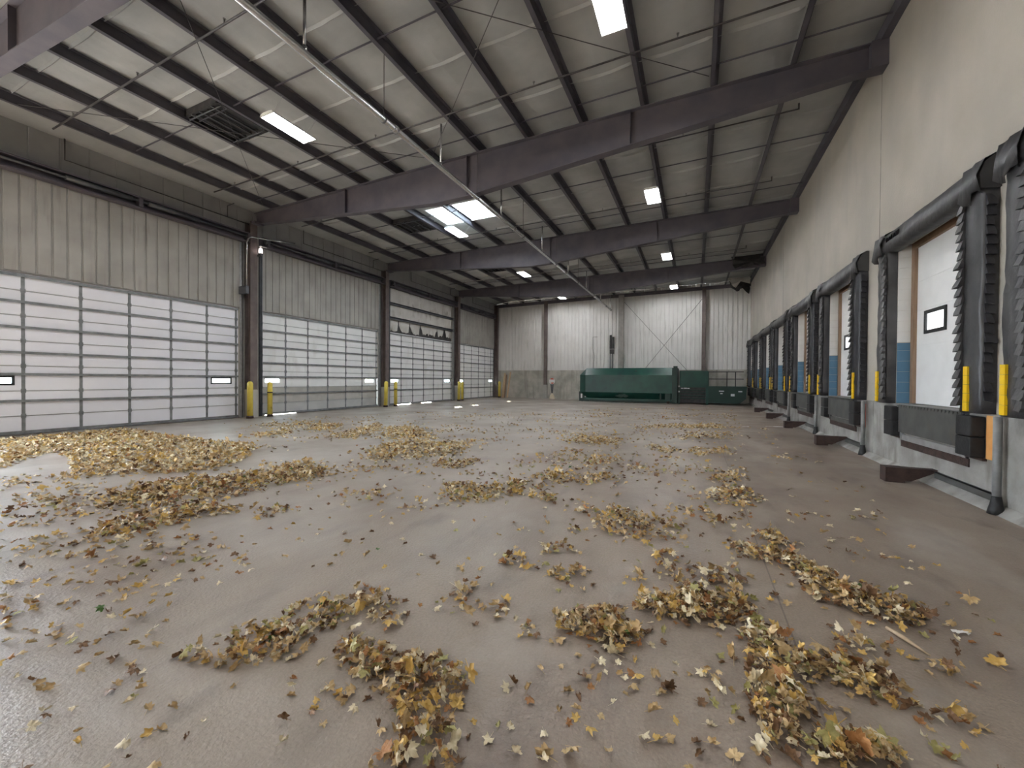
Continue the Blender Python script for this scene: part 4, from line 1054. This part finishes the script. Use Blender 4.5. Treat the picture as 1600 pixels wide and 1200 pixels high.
    (50, 0, [(0.94, 2.63), (1.05, 2.63), (1.22, 2.63), (1.24, 2.53), (1.13, 2.52), (1.02, 2.53)]),
    (14, 0, [(0.93, 2.41), (1.04, 2.32), (0.94, 2.35)]),
    (24, 0, [(1.20, 3.11), (1.26, 3.03), (1.40, 2.93), (1.31, 2.92), (1.19, 2.98)]),
    (50, 0, [(-0.60, 5.08), (2.08, 6.38), (1.83, 3.50), (1.26, 2.39), (-0.19, 1.72)]),
    (330, 0, [(-15.10, 10.25), (-11.88, 17.85), (2.29, 28.41), (1.53, 12.41), (-8.64, 7.21)]),
    (25, 0, [(2.13, 18.17), (2.41, 10.03), (2.30, 4.69), (1.11, 4.38), (1.02, 7.18)]),
    (8, 0, [(-1.14, 1.72), (0.23, 2.69), (0.17, 1.88), (-0.86, 1.40)]),
]
# ================================================================== LITTER AND LEAVES
PAP = [(1.55, 3.50, .09, .03, 'small white paper scrap on floor near the leaf trail by the dock side', .3), (1.61, 16.22, .20, .10, 'white paper scrap on the floor between the docks and the far leaves', .1),
       (2.54, 16.71, .55, .09, 'long white paper strip on floor near a rusty wheel guide', .2), (-4.58, 28.99, .22, .18, 'crumpled white paper before the long green container', .5), (.35, 28.6, .18, .1, 'small white scrap on floor before the compactor', 0), (1.2, 18.6, .2, .12, 'white paper scrap on the floor beyond the far leaves', .7)]
for k, (x, y, w, d, lab, rz) in enumerate(PAP):
    bm = bmesh.new(); n = 6; r_ = random.Random(k)
    vs = [[None] * (n + 1) for _ in range(n + 1)]
    for i in range(n + 1):
        for j in range(n + 1):
            u, v = (i / n - .5) * w, (j / n - .5) * d
            vs[i][j] = bm.verts.new((x + u * math.cos(rz) - v * math.sin(rz), y + u * math.sin(rz) + v * math.cos(rz), .004 + .02 * r_.random() + (.05 * r_.random() if 'crumpled' in lab else 0)))
    for i in range(n):
        for j in range(n): bm.faces.new([vs[i][j], vs[i + 1][j], vs[i + 1][j + 1], vs[i][j + 1]])
    tag(obj('paper_scrap', bm, M['paper']), lab, 'paper', 'paper scraps')
bm = bmesh.new(); tube(bm, [(1.14, 3.36, .012), (1.19, 3.26, .016), (1.26, 3.13, .008)], [.011, .013, .004], 6)
tag(obj('wood_splinter', bm, M['twig']), 'long pale wood splinter on the floor beside the leaf trail', 'splinter')
bm = bmesh.new(); tube(bm, [(.47, 2.80, .006), (.53, 2.78, .010), (.60, 2.78, .006)], [.004, .005, .003], 5)
tag(obj('twig', bm, M['wood']), 'thin dark twig on bare floor between two leaf heaps', 'twig')

LEAFC = {'tan': ((0.40, 0.265, 0.115), (0.60, 0.44, 0.235)), 'pale': ((0.62, 0.52, 0.33), (0.78, 0.70, 0.52)), 'golden': ((0.54, 0.34, 0.085), (0.64, 0.44, 0.15)), 'brown': ((0.11, 0.055, 0.022), (0.22, 0.115, 0.05)), 'rusty': ((0.27, 0.11, 0.03), (0.37, 0.18, 0.06)), 'olive': ((0.30, 0.27, 0.09), (0.42, 0.38, 0.16)), 'green': ((0.05, 0.13, 0.02), (0.09, 0.19, 0.04))}
LK = list(LEAFC)
LM = [mat(k + '_leaf', *[LEAFC[k][0]], rough=.6, c2=LEAFC[k][1], scale=28, detail=4, lo=.3, hi=.7, bump=.3, bscale=60) for k in LK]
LW = [.34, .20, .15, .17, .07, .066, .004]

def leaf_shape(rnd, low=False):
    """vertices and faces of one dried maple leaf, about 1 unit across: lobed outline, folded midrib, curled margins, stalk"""
    tips = [(-22, .70), (38, .88), (90, .97), (142, .88), (202, .70)]
    ang = []
    for i, (t, r) in enumerate(tips):
        t2 = tips[(i + 1) % 5][0]
        ang.append((t, r * rnd.uniform(.85, 1.1)))
        if i < 4:
            if not low: ang += [(t + (t2 - t) * .2, r * .68), (t + (t2 - t) * .3, r * .78)]
            ang.append(((t + t2) / 2, .52))
            if not low: ang.append((t + (t2 - t) * .72, .72))
        else: ang += [(235, .48), (270, .14), (305, .48)]
    n = len(ang)
    V = [(0, 0)]
    for f in ((1.0,) if low else (.5, 1.0)):
        for a, r in ang: V.append((r * f * math.cos(R(a)) * .62, r * f * math.sin(R(a)) * .62))
    F = []
    for i in range(n):
        j = (i + 1) % n
        F.append((0, 1 + i, 1 + j))
        if not low: F.append((1 + i, 1 + n + i, 1 + n + j, 1 + j))
    fold = rnd.uniform(.1, .8); curl = rnd.choice((rnd.uniform(.6, 1.8), rnd.uniform(2.0, 3.4), rnd.uniform(3.0, 5.0), rnd.uniform(3.0, 5.0))) * rnd.choice((1, 1, 1, -1)); ax = rnd.choice((0, 0, rnd.uniform(0, math.pi))); wav = rnd.uniform(.02, .09)
    P = []
    ca, sa = math.cos(ax), math.sin(ax)
    ph = rnd.uniform(0, 6)
    for x, y in V:
        r = math.hypot(x, y)
        z = abs(x) * math.tan(fold) * .4 + wav * math.sin(5 * math.atan2(y, x) + ph) * r * 2
        u, v = x * ca + y * sa, -x * sa + y * ca
        rad = 1.0 / curl
        u2 = (rad - z) * math.sin(u / rad); z2 = rad - (rad - z) * math.cos(u / rad)
        P.append(Vector((u2 * ca - v * sa, u2 * sa + v * ca, z2)))
    if not low:
        b = len(P); L = rnd.uniform(.25, .6)
        s = Vector((rnd.uniform(-.2, .2), -1, rnd.uniform(-.1, .25))).normalized()
        for t, w in ((0, .018), (L + .1, .012)):
            q = P[0] + s * t
            P += [q + Vector((w, 0, 0)), q + Vector((-w, 0, 0)), q + Vector((0, 0, w * 1.5))]
        for i in range(3): F.append((b + i, b + (i + 1) % 3, b + 3 + (i + 1) % 3, b + 3 + i))
    zmin = min(p.z for p in P)
    return np.array([[p.x, p.y, p.z - zmin] for p in P]), F
rnd = random.Random(2024)
SHAPES = [leaf_shape(rnd) for _ in range(26)]
LOWS = [leaf_shape(rnd, True) for _ in range(26)]

def inside(p, poly):
    x, y = p; c = False; j = len(poly) - 1
    for i in range(len(poly)):
        xi, yi = poly[i]; xj, yj = poly[j]
        if (yi > y) != (yj > y) and x < (xj - xi) * (y - yi) / (yj - yi) + xi: c = not c
        j = i
    return c
leaves = []; cell = {}
for n, dense, poly in LEAF_AREAS:
    x0, x1 = min(p[0] for p in poly), max(p[0] for p in poly); y0, y1 = min(p[1] for p in poly), max(p[1] for p in poly)
    ar = abs(sum(poly[i - 1][0] * poly[i][1] - poly[i][0] * poly[i - 1][1] for i in range(len(poly)))) / 2
    far = math.hypot(sum(q[0] for q in poly) / len(poly), sum(q[1] for q in poly) / len(poly))
    if ar < .03: n = int(min(n, ar * 900 + 3))
    if dense: n = int(max(n * (1.55 if far < 5 else 1.2), ar * (400 if far < 9 else 270)))
    elif ar < 3: n = int(max(n, ar * 95))
    else: n = int(n * 2.3)
    # clump centres so that sparse areas look gusted rather than even
    cl = [(rnd.uniform(x0, x1), rnd.uniform(y0, y1)) for _ in range(max(4, n // 14))]
    k = 0; tries = 0
    while k < n and tries < n * 60:
        tries += 1
        if not dense and rnd.random() < .6:
            c = rnd.choice(cl); p = (c[0] + rnd.gauss(0, .22), c[1] + rnd.gauss(0, .22))
        else: p = (rnd.uniform(x0, x1), rnd.uniform(y0, y1))
        if not inside(p, poly): continue
        fe = .03 * math.sqrt(ar) + .010 + (.04 if far > 6 else 0)
        if not dense: fe *= 2
        if ar < 8: p = (p[0] + rnd.gauss(0, fe), p[1] + rnd.gauss(0, fe)) if rnd.random() < .8 else (p[0] + rnd.gauss(0, fe * 4), p[1] + rnd.gauss(0, fe * 4))
        if p[0] < -16.3 or p[0] > 3.1: continue
        k += 1
        key = (int(p[0] / .07), int(p[1] / .07)); m_ = cell.get(key, 0); cell[key] = m_ + 1
        d = math.hypot(*p)
        size = rnd.uniform(.046, .082) * (1.0 if rnd.random() < .88 else 1.45)
        w_ = list(LW)
        if d > 8: w_ = [.40, .34, .16, .06, .03, .01, 0]
        col = rnd.choices(range(7), w_)[0]
        if d < 5 and size < .082: size *= .88
        if d > 5: size *= 1.0 + min(.35, (d - 5) * .08)
        tilt = .25 if m_ == 0 else .6
        e = Euler((rnd.gauss(0, tilt), rnd.gauss(0, tilt), rnd.uniform(0, 6.283)))
        leaves.append([p[0], p[1], m_, size, col, rnd.randrange(len(SHAPES)), e, dense])

def put(L, low=False):
    P, F = (LOWS if low else SHAPES)[L[5]]
    q = P @ np.array(L[6].to_matrix()).T * L[3]
    q[:, 2] += .002 + min(L[2], 5) * .009 - q[:, 2].min()
    q[:, 0] += L[0]; q[:, 1] += L[1]
    return q, F
# the leaves that show largest are things of their own
Fv = Vector((-math.sin(YAW), math.cos(YAW)))
def rank(L):
    d = L[0] * Fv.x + L[1] * Fv.y; s = L[0] * Fv.y - L[1] * Fv.x
    px = 800 + 626.9 * s / max(d, .1); py = 600 + 626.9 * 1.6 / max(d, .1)
    vis = d > .5 and -10 < px < 1610 and py < 1215
    return (d / L[3] + L[2] * -3) if vis else 1e9
leaves.sort(key=rank)
def spot(L):
    x, y = L[0], L[1]
    d = x * Fv.x + y * Fv.y; s = x * Fv.y - y * Fv.x
    px = 800 + 626.9 * s / d; py = 600 + 626.9 * 1.6 / d
    if px < 270: return 'on the pale bare floor at the lower left'
    if px < 600 and py < 1060: return 'in the long leaf drift at the lower left'
    if px < 520: return 'on the bare floor below the long leaf drift'
    if px < 760: return 'in the bottom heap that runs off the picture'
    if px < 1120 and py < 1035: return 'in the leaf heap in the middle foreground'
    if px < 1120: return 'on bare floor between the two bottom heaps'
    if py < 960: return 'in the curved leaf trail towards the dock wall'
    if px < 1420: return 'in the ring-shaped leaf heap at the lower right'
    return 'on the dusty floor at the lower right'
LOOK = {'tan': 'curled tan', 'pale': 'pale bleached', 'golden': 'golden yellow', 'brown': 'dark brown', 'rusty': 'rusty orange', 'olive': 'olive green tinged', 'green': 'fresh green'}
for L in leaves[:300]:
    q, F = put(L)
    me = bpy.data.meshes.new('maple_leaf')
    off = np.array((L[0], L[1], q[:, 2].min()))
    me.from_pydata((q - off).tolist(), [], F); me.materials.append(LM[L[4]])
    for p in me.polygons: p.use_smooth = True
    o = bpy.data.objects.new('maple_leaf', me); COL.objects.link(o); o.location = off.tolist()
    tag(o, '%s dry maple leaf %s' % (LOOK[LK[L[4]]], spot(L)), 'leaf', '%s maple leaves %s' % (LOOK[LK[L[4]]], spot(L)))
VV, FF, MI = [], [], []
nb = 0
for L in leaves[300:]:
    q, F = put(L, math.hypot(L[0], L[1]) > 6.0)
    VV.append(q); FF += [tuple(nb + i for i in f) for f in F]; MI += [L[4]] * len(F); nb += len(q)
VV = np.concatenate(VV).tolist()
me = bpy.data.meshes.new('fallen_leaves'); me.from_pydata(VV, [], FF)
for m in LM: me.materials.append(m)
me.polygons.foreach_set('material_index', MI); me.polygons.foreach_set('use_smooth', [True] * len(FF)); me.update()
o = bpy.data.objects.new('fallen_leaves', me); COL.objects.link(o)
tag(o, 'thousands of dry maple leaves drifted over the concrete floor', 'leaves', kind='stuff')
